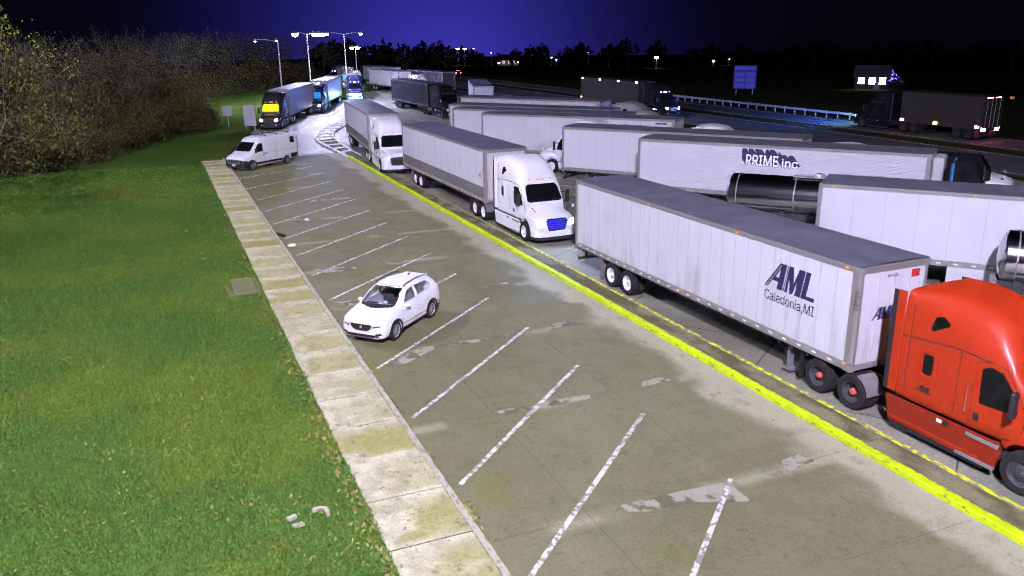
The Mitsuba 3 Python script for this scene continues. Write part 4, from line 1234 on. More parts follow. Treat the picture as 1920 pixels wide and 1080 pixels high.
n = 4200
Y = 11 + 45 * rng.random(n) ** 1.6
X = 3.2 - rng.random(n) ** 1.3 * 13
clump = meshkit.fbm(np.column_stack([X * 0.5, Y * 0.5, X * 0]), 3, 9)
k_ = clump + 0.25 * rng.random(n) > 0.56
X, Y = X[k_], Y[k_]
# drifts of leaves along the walk edge and in the gutter
m_ = 1100
Y2 = 11 + 40 * rng.random(m_) ** 1.5
X2 = 3.25 - np.abs(rng.normal(0, 0.16, m_))
m3 = 420
Y3 = 12 + 34 * rng.random(m3) ** 1.2
X3 = X_KERB + 0.02 + np.abs(rng.normal(0, 0.07, m3))
k3 = meshkit.fbm(np.column_stack([X3 * 0.2, Y3 * 0.6, X3 * 0]), 3, 4) > 0.50
m4 = 120
Y4, X4 = 15 + 1.3 * rng.random(m4) * 0.6, X_KERB + 0.03 + np.abs(rng.normal(0, 0.09, m4))
X, Y = np.concatenate([X, X2, X3[k3], X4]), np.concatenate([Y, Y2, Y3[k3], Y4])
Z = np.where(X < 3.28, lawn_z(np.column_stack([X, Y, X * 0])) + 0.05, 0.02)
scene['fallen_leaves'] = mikit.ply(leaf_quads(X, Y, Z, 0.026 + 0.036 * rng.random(len(X))), 'm_litter')
labels['fallen_leaves'] = {'kind': 'stuff', 'label': 'yellow brown fallen leaves strewn on the lawn and in the kerb gutter', 'category': 'leaves'}

# turf creeping over the edge of the walk
n = 9000
Y = 11 + 64 * rng.random(n) ** 1.7
X = 3.27 + np.abs(rng.normal(0, 0.035, n)) * (meshkit.fbm(np.column_stack([Y * 0.9, Y * 0, Y * 0]), 3, 2) * 1.9) - 0.03
sc = 1 + Y / 30.0
h = (0.05 + 0.07 * rng.random(n)) * (0.75 + 0.25 * sc)
a = rng.random(n) * 2 * np.pi
w = (0.007 + 0.006 * rng.random(n)) * sc
zb = np.full(n, 0.13)
v0 = np.column_stack([X - np.cos(a) * w, Y - np.sin(a) * w, zb - 0.01])
v1 = np.column_stack([X + np.cos(a) * w, Y + np.sin(a) * w, zb - 0.01])
v2 = np.column_stack([X + 0.5 * h * rng.random(n), Y + rng.normal(0, 0.4, n) * h, zb + h * 0.8])
scene['grass_fringe'] = mikit.ply((np.stack([v0, v1, v2], 1).reshape(-1, 3), np.arange(3 * n).reshape(-1, 3)), 'm_blade')
labels['grass_fringe'] = {'kind': 'stuff', 'label': 'ragged grass fringe creeping over the edge of the concrete walk', 'category': 'grass'}

# a broken concrete collar sunk in the lawn, and bits of litter
t = np.linspace(-0.5, 2.2, 14)
arc = [(0.30 + 0.17 * math.cos(q), 0.22 * math.sin(q)) for q in t]
ring = sg.LineString(arc).buffer(0.045)
bits = [ring, sg.Polygon([(-0.42, 0.10), (-0.22, 0.18), (-0.18, 0.06), (-0.36, 0.0)]), sg.Polygon([(-0.34, -0.22), (-0.12, -0.20), (-0.08, -0.29), (-0.28, -0.30)])]
ck = uniq('concrete_collar')
for g in bits:
    sub(ck, 'piece', shift(flat(g, 0, 0.07), 1.98, 16.30, float(lawn_z(np.array([[1.98, 16.3, 0]]))[0]) + 0.03), 'm_kerb')
labels[ck] = {'label': 'broken white concrete collar sunk in the grass beside the walk', 'category': 'concrete ring'}
single('paper_cup', shift(lathe([(0, 0), (0.05, 0), (0.065, 0.24), (0.06, 0.24), (0.045, 0.01)], 14, 'x'), 7.35, 48.1, 0.066), 'm_decal_white', 'crushed pale cup lying on a bay line near the middle of the car park', 'cup')
def pebble(x, y, z, r, seed):
    m = trimesh.creation.icosphere(2, r)
    n = meshkit.noise(m.vertices / r * 1.3 + seed, seed)
    m.vertices = m.vertices * (0.7 + 0.6 * n)[:, None] * [1.4, 1.0, 0.55]
    return shift(m, x, y, z)
single('plastic_bag', pebble(5.70, 42.2, 0.05, 0.16, 5), 'm_decal_white', 'crumpled white bag lying in the gutter beside the kerb', 'bag', smooth=True)
single('tyre_scrap', cat([pebble(5.42 + 0.1 * i, 45.0 - 0.22 * i, 0.06, 0.13, 7 + i) for i in range(3)]), 'm_tyre', 'dark scrap of rubber lying against the kerb beyond the white bag', 'rubbish', smooth=True)
for i, (x, y, t) in enumerate([(-5.2, 17.6, 'white scrap of paper on the lawn among fallen leaves, left of the concrete collar'), (1.4, 40.8, 'pale scrap of paper on the grass left of the walk, nearest the side path'), (0.9, 47.5, 'small pale scrap on the grass well beyond the side path')]):
    single('paper_scrap', pebble(x, y, float(lawn_z(np.array([[x, y, 0]]))[0]) + 0.05, 0.055, 20 + i), 'm_kerb', t, 'litter', smooth=True)


# ------------------------------------------------------------------ lorries, car, van
def front_of(corner, deg, L, rear):
    """centre of the trailer's front face from its near (right) side corner"""
    d = np.array([math.cos(math.radians(deg)), math.sin(math.radians(deg))])
    l = np.array([-d[1], d[0]])
    c = np.array(corner) + l * 1.295
    return c + d * L if rear else c


def ahead(c, deg, s):
    return np.array([c[0] + s * math.cos(math.radians(deg)), c[1] + s * math.sin(math.radians(deg)), 0])


def p3(c, z=0.0):
    return (float(c[0]), float(c[1]), z)


K_aml = trailer_kit(0.62, axles=(-11.82, -13.10))
A_ = [sg.Polygon([(0, 0), (0.86, 1.0), (1.22, 1.0), (1.02, 0.0), (0.72, 0.0), (0.78, 0.28), (0.44, 0.28), (0.20, 0.0)], [[(0.60, 0.44), (0.81, 0.44), (0.90, 0.80)]]),
      sg.Polygon([(1.08, 0), (1.28, 1.0), (1.60, 1.0), (1.66, 0.42), (1.92, 1.0), (2.24, 1.0), (2.04, 0.0), (1.74, 0.0), (1.84, 0.55), (1.60, 0.0), (1.46, 0.0), (1.40, 0.55), (1.30, 0.0)]),
      sg.Polygon([(2.10, 0.10), (2.29, 1.0), (2.54, 1.0), (2.36, 0.14), (2.80, 0.14), (2.78, 0.0), (2.08, 0.0)])]
slash = [sg.Polygon([(0.10, 0.02), (0.92, 0.96), (0.96, 0.96), (0.15, 0.02)]), sg.Polygon([(1.13, 0.0), (1.17, 0.0), (1.36, 1.0), (1.32, 1.0)])]
slash = shapely.union_all(slash)
logo = extr([a.difference(slash) for a in A_])
s_ = 2.12 / 2.80
K_aml.add('logo', right_side(at(logo, np.diag([s_, 0.84, 1, 1])), -3.72, 2.66, -1.2965), 'm_decal_navy')
tm = meshkit.text_mesh('Caledonia,MI', 0.30)
tm.apply_scale([2.12 / tm.extents[0], 1, 1])
K_aml.add('lettering', right_side(tm, -3.70, 2.24, -1.2965), 'm_decal_navy')
tm = meshkit.text_mesh('A0485', 0.13)
tm.apply_transform(trimesh.transformations.rotation_matrix(-math.pi / 2, (0, 0, 1)))
o = np.array([-0.115 + 0.11 * math.cos(math.radians(-62)), -1.19 + 0.112 * math.sin(math.radians(-62)), 3.45])
nrm = np.array([math.cos(math.radians(-62)), math.sin(math.radians(-62)), 0])
uu = np.array([-nrm[1], nrm[0], 0])
K_aml.add('fleet_number', on_plane(tm, o - uu * 0.06 + nrm * 0.004, uu, (0, 0, 1), nrm), 'm_decal_black')
# on the front wall
tm = at(logo, np.diag([s_ * 0.42, 0.36, 1, 1]))
K_aml.add('front_logo', on_plane(tm, (-0.018, -0.72, 2.52), (0, 1, 0), (0, 0, 1), (1, 0, 0)), 'm_decal_navy')
K_aml.add('front_plate', on_plane(at(meshkit.text_mesh('A0485', 0.09), np.eye(4)), (-0.018, -0.28, 3.72), (0, 1, 0), (0, 0, 1), (1, 0, 0)), 'm_decal_navy')
K_aml.add('warning_sticker', box(-0.021, -0.014, 0.62, 0.92, 3.62, 3.84), 'm_tape_red')  # red patch painted in place of red lamp light on the front wall
DEG1 = -89.116
c1 = front_of((16.968, 15.98), DEG1, 16.15, False)
place(K_aml, 'semi_trailer', p3(c1), DEG1, 'long white box trailer with dark slanted logo behind the red tractor', 'trailer', plabels={'logo': 'large dark slanted letters', 'lettering': 'dark town name below the large letters'})

K_tr = tractor_kit(drive=(6.38, 7.66), paint='m_white', hub='m_hub_red', rim='m_rim_dark')
tmL = at(logo, np.diag([s_ * 0.22, 0.17, 1, 1]))
K_red = K_tr
K_red.add('door_logo', right_side(tmL, -4.35, 1.42, -1.236), 'm_decal_black')
b1 = ahead(c1, DEG1, 6.42)
place(K_red, 'truck_tractor', p3(b1), DEG1, 'bright red sleeper tractor at the right edge, nose out of the picture', 'truck', mats={'m_white': 'm_red'}, pm={'chassis_fairing': 'm_red_dark'}, plabels={'step': 'bright metal step'})
K_red.parts = K_red.parts[:-1]

K_fl = trailer_kit(1.23, lower=True, axles=(-12.2, -13.45), wall='m_trailer')
K_fl.add('small_logo', right_side(meshkit.text_mesh('W', 0.28), -0.95, 2.45, -1.2965), 'm_grey')
DEG2 = -89.44
c2 = front_of((16.703, 43.107), DEG2, 16.15, False)
place(K_fl, 'semi_trailer', p3(c2), DEG2, 'grey white box trailer with dark lower band behind the white tractor with lit headlights', 'trailer', mats={'m_trailer': 'm_trailer'})
K_t2 = tractor_kit(drive=(6.95, 8.25), paint='m_white')
b2 = ahead(c2, DEG2, 6.42)
HL = (2.2, 5.0, 13.0, 0.5)
place(K_t2, 'truck_tractor', p3(b2), DEG2, 'white sleeper tractor with headlight glow painted blue on its grille and glowing headlights, second along the median', 'truck',
      mats={'m_chrome': 'm_grille_glow'}, pm={'grille': 'm_grille_glow_dark', 'grab_handle': 'm_chrome'}, on={'headlight': (220, 300, 620, 0.6)})
DEG3 = -95.64
c3 = front_of((16.174, 68.32), DEG3, 16.15, False)
place(K_fl, 'semi_trailer', p3(c3), DEG3, 'white box trailer with bright roof, third along the median near the white painted curl', 'trailer')
b3 = ahead(c3, DEG3, 6.42)
place(K_t2, 'truck_tractor', p3(b3), DEG3, 'white sleeper tractor third along the median, half hidden by the trailer ahead', 'truck')

# diagonal row
G_ROW = 'white box trailers in the slanting row'
K_b = trailer_kit(1.245, axles=(-12.4, -13.65), skirt=True)
dB = -51.4
cB = front_of((25.36, 26.66), dB, 16.15, True)
place(K_b, 'semi_trailer', p3(cB), dB, 'plain white box trailer with side skirt just behind the red tractor', 'trailer')
K_p = trailer_kit(style='ribbed', axles=(-12.2, -13.45), tape=False)
word = meshkit.text_mesh('PRIME', 0.50, 0.004, bold=True)
word.apply_scale([1.62 / word.extents[0] * 1.0, 1, 1])
w2 = meshkit.text_mesh('inc.', 0.40, 0.004, bold=True)
w2.apply_scale([0.95 / w2.extents[0], 1, 1])
X0 = -16.15 + 6.45
wd = cat(word, shift(w2, 1.80, -0.02, 0))
wd.apply_scale([1.12, 1.15, 1])
shadow = cat([shift(wd, -0.022 * i, 0.030 * i, 0) for i in range(0, 12)] + [shift(wd, sx, sy, 0) for sx, sy in ((0.02, 0), (-0.02, 0), (0, 0.02), (0, -0.02))])
K_p.add('lettering_shade', right_side(shadow, X0 + 0.10, 2.95, -1.293), 'm_decal_navy')
K_p.add('lettering', right_side(wd, X0 + 0.10, 2.95, -1.299), 'm_decal_white')
K_p.add('reefer_unit', cat(box(0.002, 0.52, -0.95, 0.95, 2.25, 3.90, 0.08)), 'm_trailer')
K_p.add('reefer_grille', box(0.515, 0.535, -0.6, 0.6, 2.5, 3.2), 'm_black')
dP = -53.9
cP = front_of((26.93, 43.63), dP, 16.15, True)
place(K_p, 'semi_trailer', p3(cP), dP, 'ribbed white refrigerated trailer with shaded block lettering on its side', 'trailer')
K_x = trailer_kit(1.245, axles=(-12.3, -13.55), tape=False)
dD = -54.5
cD = front_of((25.88, 51.89), dD, 16.15, True)
place(K_x, 'semi_trailer', p3(cD), dD, 'plain white box trailer right behind the ribbed trailer with block lettering', 'trailer')
K_u = trailer_kit(1.245, axles=(-12.3, -13.55), tape=False)
K_u.add('emblem', right_side(extr([sg.Point(0, 0).buffer(0.42, quad_segs=8).difference(sg.Polygon([(-0.13, -0.12), (0.13, -0.12), (0.05, 0.08), (0, 0.26), (-0.05, 0.08)]))]), -16.15 + 9.95, 3.38, -1.2975), 'm_decal_navy')
ut = meshkit.text_mesh('USA TRUCK', 0.46, 0.004, bold=True)
ut.apply_scale([3.15 / ut.extents[0], 1, 1])
K_u.add('lettering', right_side(ut, -16.15 + 10.85, 3.16, -1.2975), 'm_decal_navy')
K_u.add('emblem_line', right_side(extr([sg.box(-0.95, -0.02, -0.45, 0.02), sg.box(0.45, -0.02, 0.85, 0.02)]), -16.15 + 9.95, 3.46, -1.2975), 'm_decal_navy')
K_u.add('fleet_number', right_side(extr([sg.box(0, 0, 0.9, 0.10)]), -1.5, 3.72, -1.2975), 'm_decal_navy')
dE = -49.5
cE = front_of((24.69, 64.26), dE, 16.15, True)
place(K_u, 'semi_trailer', p3(cE), dE, 'white box trailer with round dark emblem and lettering cut off by the trailer in front', 'trailer')
dF = -52.0
cF = front_of((24.24, 70.17), dF, 16.15, True)
place(K_x, 'semi_trailer', p3(cF), dF, 'white box trailer directly beyond the trailer with round dark emblem', 'trailer')
dG = -53.2
cG = front_of((25.4, 74.54), dG, 16.15, True)
place(K_x, 'semi_trailer', p3(cG), dG, 'white box trailer second beyond the one with round dark emblem, its end showing', 'trailer')
dH = -54.9
cH = front_of((29.74, 83.5), dH, 16.15, True)
place(K_x, 'semi_trailer', p3(cH), dH, 'white box trailer farthest back in the slanting row, only its upper part showing', 'trailer')
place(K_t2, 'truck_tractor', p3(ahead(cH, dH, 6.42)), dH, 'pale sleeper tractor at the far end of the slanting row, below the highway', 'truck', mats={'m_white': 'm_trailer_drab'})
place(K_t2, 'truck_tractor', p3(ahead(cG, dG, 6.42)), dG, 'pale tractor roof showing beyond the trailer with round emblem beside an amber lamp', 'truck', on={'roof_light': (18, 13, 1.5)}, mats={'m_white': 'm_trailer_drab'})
place(K_t2, 'truck_tractor', p3(ahead(cE, dE, 6.42)), dE, 'white tractor tip in front of the trailer with round dark emblem', 'truck', m=T().scale([1, 1, 0.93]))
place(K_t2, 'truck_tractor', p3(ahead(cP, dP, 3.3)), dP, 'dark short tractor with blue edge in front of the ribbed trailer', 'truck', mats={'m_white': 'm_matte'}, m=T().scale([0.46, 1, 0.96]), pm={'side_extender': 'm_teal', 'sleeper_window': 'm_glass_blue'})  # side extender and sleeper window coloured blue
K_low = tractor_kit(drive=(6.95, 8.25), low=True)
place(K_low, 'truck_tractor', (47.4, 33.8, 0), -54, 'tractor with white hood and white mirror at the right edge above the plain skirted trailer', 'truck', mats={'m_white': 'm_matte'}, pm={'hood': 'm_white', 'hood_mirror': 'm_white', 'bumper': 'm_white'})
place(K_t2, 'truck_tractor', p3(ahead(cD, dD, 6.42)), dD, 'white tractor roof rising behind the long top of the ribbed trailer', 'truck', m=T().scale([1, 1, 0.95]))
# the odd one, nosed the other way between two trailers
odd = np.array([27.9, 59.2])
place(K_t2, 'truck_tractor', p3(odd), 127.0, 'white tractor nose poking out left of the plain trailer behind the ribbed one', 'truck')
K_tank = tank_kit()
dC = -50.0
cC = ahead((26.3 + 0.72, 33.9 + 0.62), dC, 12.0)
place(K_tank, 'tank_trailer', p3(cC), dC, 'shiny steel tank trailer lying between the ribbed trailer and the skirted white trailer', 'tank trailer')
dT = -51.5
cT = ahead((27.75, 19.75), dT, 12.0)
place(K_tank, 'tank_trailer', p3(cT), dT, 'shiny steel tank trailer end cut by the right edge above the red tractor', 'tank trailer')

# slip road, left side
d1 = -110.5
t1 = np.array([12.15, 99.8])
place(K_t2, 'truck_tractor', p3(t1), d1, 'black tractor with amber lit windshield and white headlights on the slip road', 'truck', mats={'m_white': 'm_charcoal', 'm_rim': 'm_rim'},
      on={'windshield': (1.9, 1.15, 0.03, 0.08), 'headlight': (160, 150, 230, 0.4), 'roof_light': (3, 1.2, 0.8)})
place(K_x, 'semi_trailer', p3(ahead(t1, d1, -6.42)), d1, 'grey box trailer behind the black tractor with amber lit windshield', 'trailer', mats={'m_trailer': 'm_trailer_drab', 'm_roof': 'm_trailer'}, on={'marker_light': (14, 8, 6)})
d2 = -109.0
t2 = np.array([20.6, 118.6])
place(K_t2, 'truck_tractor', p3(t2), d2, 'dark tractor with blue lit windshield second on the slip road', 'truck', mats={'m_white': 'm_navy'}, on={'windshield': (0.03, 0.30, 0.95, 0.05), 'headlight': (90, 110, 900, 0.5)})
place(K_x, 'semi_trailer', p3(ahead(t2, d2, -6.42)), d2, 'white box trailer second on the slip road behind the tractor with blue lit windshield', 'trailer')
d3 = -102.0
t3 = np.array([30.9, 137.6])
place(K_t2, 'truck_tractor', p3(t3), d3, 'dark tractor with dazzling blue white headlights coming down the slip road', 'truck', mats={'m_white': 'm_navy'},
      on={'headlight': (200, 480, 2200, 1.2), 'grille': (1.2, 14, 22, 0.2), 'roof_light': (16, 14, 14), 'bumper': (0.6, 6.5, 11, 0.2)})  # grille and bumper made to glow as well, imitating headlight glare
place(K_x, 'semi_trailer', p3(ahead(t3, d3, -6.42)), d3, 'pale trailer behind the tractor with dazzling headlights', 'trailer')
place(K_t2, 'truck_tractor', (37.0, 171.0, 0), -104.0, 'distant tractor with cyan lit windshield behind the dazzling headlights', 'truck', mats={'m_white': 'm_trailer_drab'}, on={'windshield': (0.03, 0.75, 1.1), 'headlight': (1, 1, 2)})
place(K_x, 'semi_trailer', p3(ahead((37.0, 171.0), -104, -6.42)), -96.0, 'distant white trailer behind the tractor with cyan lit windshield', 'trailer')
place(K_t2, 'truck_tractor', (37.4, 186.0, 0), -108.0, 'farthest tractor with small white lights beside the second lamp post', 'truck', mats={'m_white': 'm_charcoal'}, on={'roof_light': (14, 14, 17), 'headlight': (9, 9, 11)})
# far end of the lorry row
place(K_x, 'semi_trailer', (47.2, 171.8, 0), -84.0, 'small far white trailer end lit brightly, left end of the far row', 'trailer')
place(K_x, 'semi_trailer', (43.6, 152.0, 0), -84.0, 'small far white trailer between the bright trailer end and the far white tractor', 'trailer')
place(K_t2, 'truck_tractor', (42.0, 133.5, 0), -84.0, 'far white tractor with two small amber white lamps', 'truck', on={'fog_lamp': (16, 13, 12), 'roof_light': (5, 3, 3)})
place(K_x, 'semi_trailer', (48.6, 142.0, 0), -84.0, 'far dark trailer with blue lit top rail below the tree line', 'trailer', mats={'m_trailer': 'm_dark_trailer', 'm_alu': 'm_alu', 'm_roof': 'm_navy'})
dX = -88.0
place(K_x, 'semi_trailer', (35.3, 108.4, 0), dX, 'dark trailer parked beyond the third tractor', 'trailer', mats={'m_trailer': 'm_matte', 'm_roof': 'm_dark_trailer', 'm_alu': 'm_dim', 'm_rail': 'm_dim', 'm_seam': 'm_matte', 'm_rim': 'm_steel'})
place(K_t2, 'truck_tractor', p3(ahead((35.3, 108.4), dX, 6.42)), dX, 'dark tractor in front of the dark trailer beyond the third tractor', 'truck', mats={'m_white': 'm_matte', 'm_chrome': 'm_steel', 'm_rim': 'm_steel'}, on={'fender_light': (3, 3, 6), 'fog_lamp': (5, 3, 2)})
K_r = trailer_kit(style='ribbed', tape=False)
place(K_x, 'semi_trailer', (38.4, 99.0, 0), -108.0, 'dark trailer showing a pale ribbed front between two light posts', 'trailer', mats={'m_dark': 'm_dark'})

K_suv = suv_kit()
fwd = np.array([6.91 - 8.83, 26.70 - 28.51])
fwd /= np.linalg.norm(fwd)
deg = math.degrees(math.atan2(fwd[1], fwd[0]))
left = np.array([-fwd[1], fwd[0]])
fr = np.array([6.91, 26.70]) - left * 0.88 + fwd * 0.86
K_SUVKEY = place(K_suv, 'parked_car', p3(fr), deg, 'white compact crossover car parked nose to the kerb', 'car')
K_van = van_kit()
fwd = np.array([6.84 - 9.87, 69.22 - 71.81])
fwd /= np.linalg.norm(fwd)
deg = math.degrees(math.atan2(fwd[1], fwd[0])) - 1.5
left = np.array([-fwd[1], fwd[0]])
fr = np.array([6.84, 69.22]) - left * 1.0 + fwd * 0.95
place(K_van, 'parked_van', p3(fr), deg, 'white high roof panel van parked at the far end of the walk', 'van')

# highway lorries
K_h = trailer_kit(1.245, axles=(-12.3, -13.55), tape=False, lamp=3.4)
hv1 = np.array([60.3, 89.6])
DIM = {'m_seam': 'm_dim', 'm_white': 'm_matte', 'm_trailer': 'm_dim', 'm_alu': 'm_dim', 'm_rail': 'm_dim', 'm_rim': 'm_steel', 'm_grey': 'm_steel', 'm_roof': 'm_dim'}  # darkened copies put the weak highway light into the paint
place(K_t2, 'truck_tractor', p3(hv1), -90, 'dark tractor on the highway with blue white headlights and amber roof lamps', 'truck', mats=DIM, on={'headlight': (200, 220, 420, 0.4), 'roof_light': (30, 18, 12), 'step': (3, 3, 5)})  # steps made to glow too, though they hold no lamp
place(K_h, 'semi_trailer', p3(hv1 + [0, 6.42]), -90, 'dim brown grey trailer on the highway dotted with red and amber lamps', 'trailer', mats=DIM,
      on={'marker_light': (24, 24, 3), 'marker_light_001': (26, 20, 8), 'marker_light_002': (26, 3, 4), 'roof_marker_light': (22, 22, 2), 'roof_marker_light_001': (26, 20, 8), 'roof_marker_light_002': (22, 22, 4), 'roof_marker_light_003': (26, 6, 7), 'tail_lamp': (26, 3, 4)})
hv2 = np.array([73.2, 71.6])
K_h2 = trailer_kit(1.245, axles=(-7.0, -8.25), tape=False, lamp=3.4, L=9.6)
place(K_t2, 'truck_tractor', p3(hv2), 90, 'dark tractor on the far carriageway with its headlights on the guard rail', 'truck', mats=DIM, on={'headlight': (800, 2400, 14000, 1.0)})
place(K_h2, 'semi_trailer', p3(hv2 - [0, 6.42]), 90, 'dim dark trailer on the far carriageway with red tail lamps', 'trailer', mats=DIM,
      on={'tail_lamp': (26, 3, 9), 'clearance_lamp': (28, 5, 6), 'left_marker_light': (26, 5, 5), 'left_marker_light_001': (22, 22, 2)})
place(K_suv, 'highway_car', (73.6, 211.5, 0), 90, 'far car on the highway seen by its glowing red tail lamps', 'car', mats={'m_white': 'm_charcoal'}, on={'tail_light': (30, 3, 5), 'rear_spoiler': (20, 2, 3)})  # rear spoiler made to glow red along with the tail lamps


# ------------------------------------------------------------------ lamp posts, signs, rail, houses
def lamp_post(label, x, y, h, heads, rad, weight, deg=0.0, tint=LAMP_TINT, r=0.28, name='lamp_post', group=None, ring=False):
    """heads: offsets along the arm direction; rad: radiance of the glowing bowls (one each)"""
    K = Kit()
    K.add('base', shift(lathe([(0, 0.65), (0.26, 0.65), (0.30, 0.6), (0.30, -0.1), (0, -0.1)], 16, 'z'), 0, 0, float(gz(x, y)) + 0.06), 'm_kerb', smooth=30)
    K.add('pole', tubes([(0, 0, float(gz(x, y)))], [(0, 0, h)], 0.15, 0.08, 12), 'm_pole', smooth=40)
    on = {}
    for i, (o, q) in enumerate(zip(heads, rad)):
        if abs(o) > 0.3:
            K.add('arm', pipe([(0, 0, h - 0.15), (o * 0.5, 0, h + 0.12), (o * 0.92, 0, h + 0.16)], 0.04, 8), 'm_pole', smooth=40)
        K.add('head', shift(lathe([(0, 0.30), (r * 0.55, 0.28), (r * 1.1, 0.10), (r * 1.12, 0.0), (r * 0.9, -0.01)], 18, 'z'), o, 0, h), 'm_galv', smooth=40)
        prof = [(r, -0.015), (r * 1.0, -r * 1.1), (r * 0.92, -r * 1.2)] if ring else None
        k = K.add('bowl', shift(lathe((prof or [(r * 0.98, -0.015), (r * 0.92, -r * 0.35), (r * 0.7, -r * 0.68), (r * 0.35, -r * 0.9), (0, -r * 0.97)])[::-1], 18, 'z'), o, 0, h), 'm_lens', smooth=40)
        on[k] = (*(np.array(tint) * q), weight)
    return place(K, name, (x, y, 0), deg, label, 'lamp post', group, on=on)


LA, LB = 13200.0, 3900.0
lamp_post('tall lamp mast left of the camera lighting the near car park', -3.0, -9.0, 26.0, (-1.0, 1.0), (LA, LA), 2.5, deg=40, r=0.45, ring=True)
lamp_post('tall lamp mast on the lawn left of the picture', -9.8, 48.5, 24.0, (-0.9, 0.9), (LB, LB), 1.5, deg=0, r=0.40, ring=True)
lamp_post('lamp post with the dazzling lamp beside the slip road', 22.2, 128.2, 10.7, (-1.7, 1.1, 1.7, 2.3), (250.0, 1500.0, 1900.0, 1500.0), 0.8, deg=0, r=0.50, tint=(0.84, 0.82, 1.45))  # heads either side of the dazzling one are added to widen its glare
lamp_post('slim pale lamp post with unlit looking small lamps behind the amber lit tractor', 16.4, 117.0, 9.8, (-2.9, -0.2), (18.0, 6.0), 0.03, r=0.16)
lamp_post('twin arm lamp post behind the dazzling headlights', 31.6, 146.5, 10.7, (-2.9, 2.9), (2200.0, 600.0), 0.5, r=0.34, tint=(0.84, 0.82, 1.45))
lamp_post('lower twin lamp post farther along the slip road', 39.0, 171.0, 8.2, (-0.7, 0.5), (300.0, 300.0), 0.1, r=0.5)
for i, (x, y, z, rr, c, t) in enumerate([(133.8, 377.0, 4.6, 0.9, (30, 30, 36), 'left one of the two big white town lamps on the skyline'), (136.9, 376.0, 4.5, 0.9, (30, 30, 36), 'right one of the two big white town lamps on the skyline'),
                                       (140.6, 374.5, 4.5, 0.5, (24, 24, 30), 'small white town lamp just right of the big pair'), (155.7, 390.1, 2.1, 0.45, (8, 8, 26), 'dim bluish lamp between the town lamps and the gabled house'),
                                       (158.8, 388.8, 1.3, 0.4, (10, 10, 30), 'dim bluish lamp just above the gabled house'), (157.6, 362.0, -1.5, 0.6, (26, 26, 34), 'bright lamp at the right side of the gabled house'),
                                       (151.4, 370.2, -2.1, 0.8, (1.6, 1.6, 8), 'dim blue glowing lamp left of the gabled house'), (165.2, 342.2, 0.6, 0.5, (16, 16, 34), 'white lamp right of the gabled house'),
                                       (167.1, 341.3, -0.4, 0.45, (5, 5, 34), 'blue lamp just below the white lamp right of the gabled house'), (162.0, 252.5, 2.4, 0.85, (30, 24, 15), 'bright warm lamp on the skyline right of centre'),
                                       (207.5, 281.9, -0.6, 0.55, (16, 17, 24), 'left one of the two small lamps right of the warm skyline lamp'), (212.2, 278.3, 0.2, 0.5, (9, 9, 30), 'right bluish one of the two small lamps beyond the warm skyline lamp'),
                                       (189.1, 352.5, 2.0, 0.3, (8, 8, 20), 'thin pale lamp on the skyline above the highway'), (98.0, 330.0, 2.6, 0.3, (3, 3, 3.4), 'tiny grey lamp in the dark trees left of the town lamps')]):
    lamp_post(t, x, y, z, (0.0,), (1.0,), 0.02, r=rr, tint=c, name='town_lamp')


def sign(label, x, y, deg, w, h, z0, mat, posts=1, name='road_sign'):
    K = Kit()
    K.add('panel', box(-0.02, 0.02, -w / 2, w / 2, z0, z0 + h, 0.008), mat)
    K.add('back_rib', [box(-0.05, -0.021, -w / 2 + 0.05, w / 2 - 0.05, z0 + h * f, z0 + h * f + 0.05) for f in (0.25, 0.7)], 'm_galv')
    for i in range(posts):
        o = 0 if posts == 1 else (i - 0.5) * w * 0.7
        K.add('post', box(-0.10, -0.05, o - 0.04, o + 0.04, -0.2, z0 + h * 0.95), 'm_galv')
    return K, place


K, _ = sign('', 0, 0, 0, 1.15, 1.15, 1.25, 'm_sign_back')
place(K, 'road_sign', (8.2, 105.6, 0.1), -110, 'square white sign on one post at the edge of the wood', 'sign')
K, _ = sign('', 0, 0, 0, 1.35, 2.35, 0.45, 'm_sign_back', posts=2)
place(K, 'road_sign', (10.2, 100.6, 0.05), -110, 'tall white sign beside the black tractor with amber lit windshield', 'sign')
K, _ = sign('', 0, 0, 0, 3.9, 3.9, 0.9, 'm_sign_blue', posts=2)
for i in range(2):
    for j in range(3):
        K.add('sign_panel', box(0.021, 0.035, -1.75 + i * 1.8, -0.10 + i * 1.8, 1.05 + j * 0.95, 1.85 + j * 0.95, 0.006), 'm_sign_panel')
K.add('header', box(0.021, 0.035, -1.75, 1.70, 4.05, 4.65, 0.006), 'm_sign_panel')
place(K, 'highway_sign', (93.2, 117.6, 0.0), -142, 'blue highway services sign with six panels', 'sign', on={'sign_panel': (0.015, 0.012, 0.16, 0.01), 'header': (0.015, 0.010, 0.20, 0.01)})  # panels and header given a faint glow in place of light falling on them
# guard rail beyond the far carriageway
gk = uniq('guard_rail')
prof = sg.Polygon([(0.0, 0.46), (0.05, 0.50), (0.0, 0.58), (0.0, 0.62), (0.05, 0.70), (0.0, 0.76), (-0.012, 0.76), (0.036, 0.70), (-0.012, 0.62), (-0.012, 0.58), (0.036, 0.50), (-0.012, 0.46)])
for i in range(22):
    m = trimesh.creation.extrude_polygon(prof, 3.79, engine='earcut')
    m.apply_transform([[-1, 0, 0, 76.9], [0, 0, 1, 60 + i * 3.8], [0, 1, 0, 0], [0, 0, 0, 1]])
    sub(gk, 'rail_section', m, 'm_galv')
    for q in (0.0, 1.9):
        sub(gk, 'post', box(76.92, 77.06, 60 + i * 3.8 + q - 0.06, 60 + i * 3.8 + q + 0.06, -0.2, 0.80), 'm_galv')
labels[gk] = {'label': 'long steel guard rail along the far carriageway lit blue by headlights', 'category': 'guard rail'}


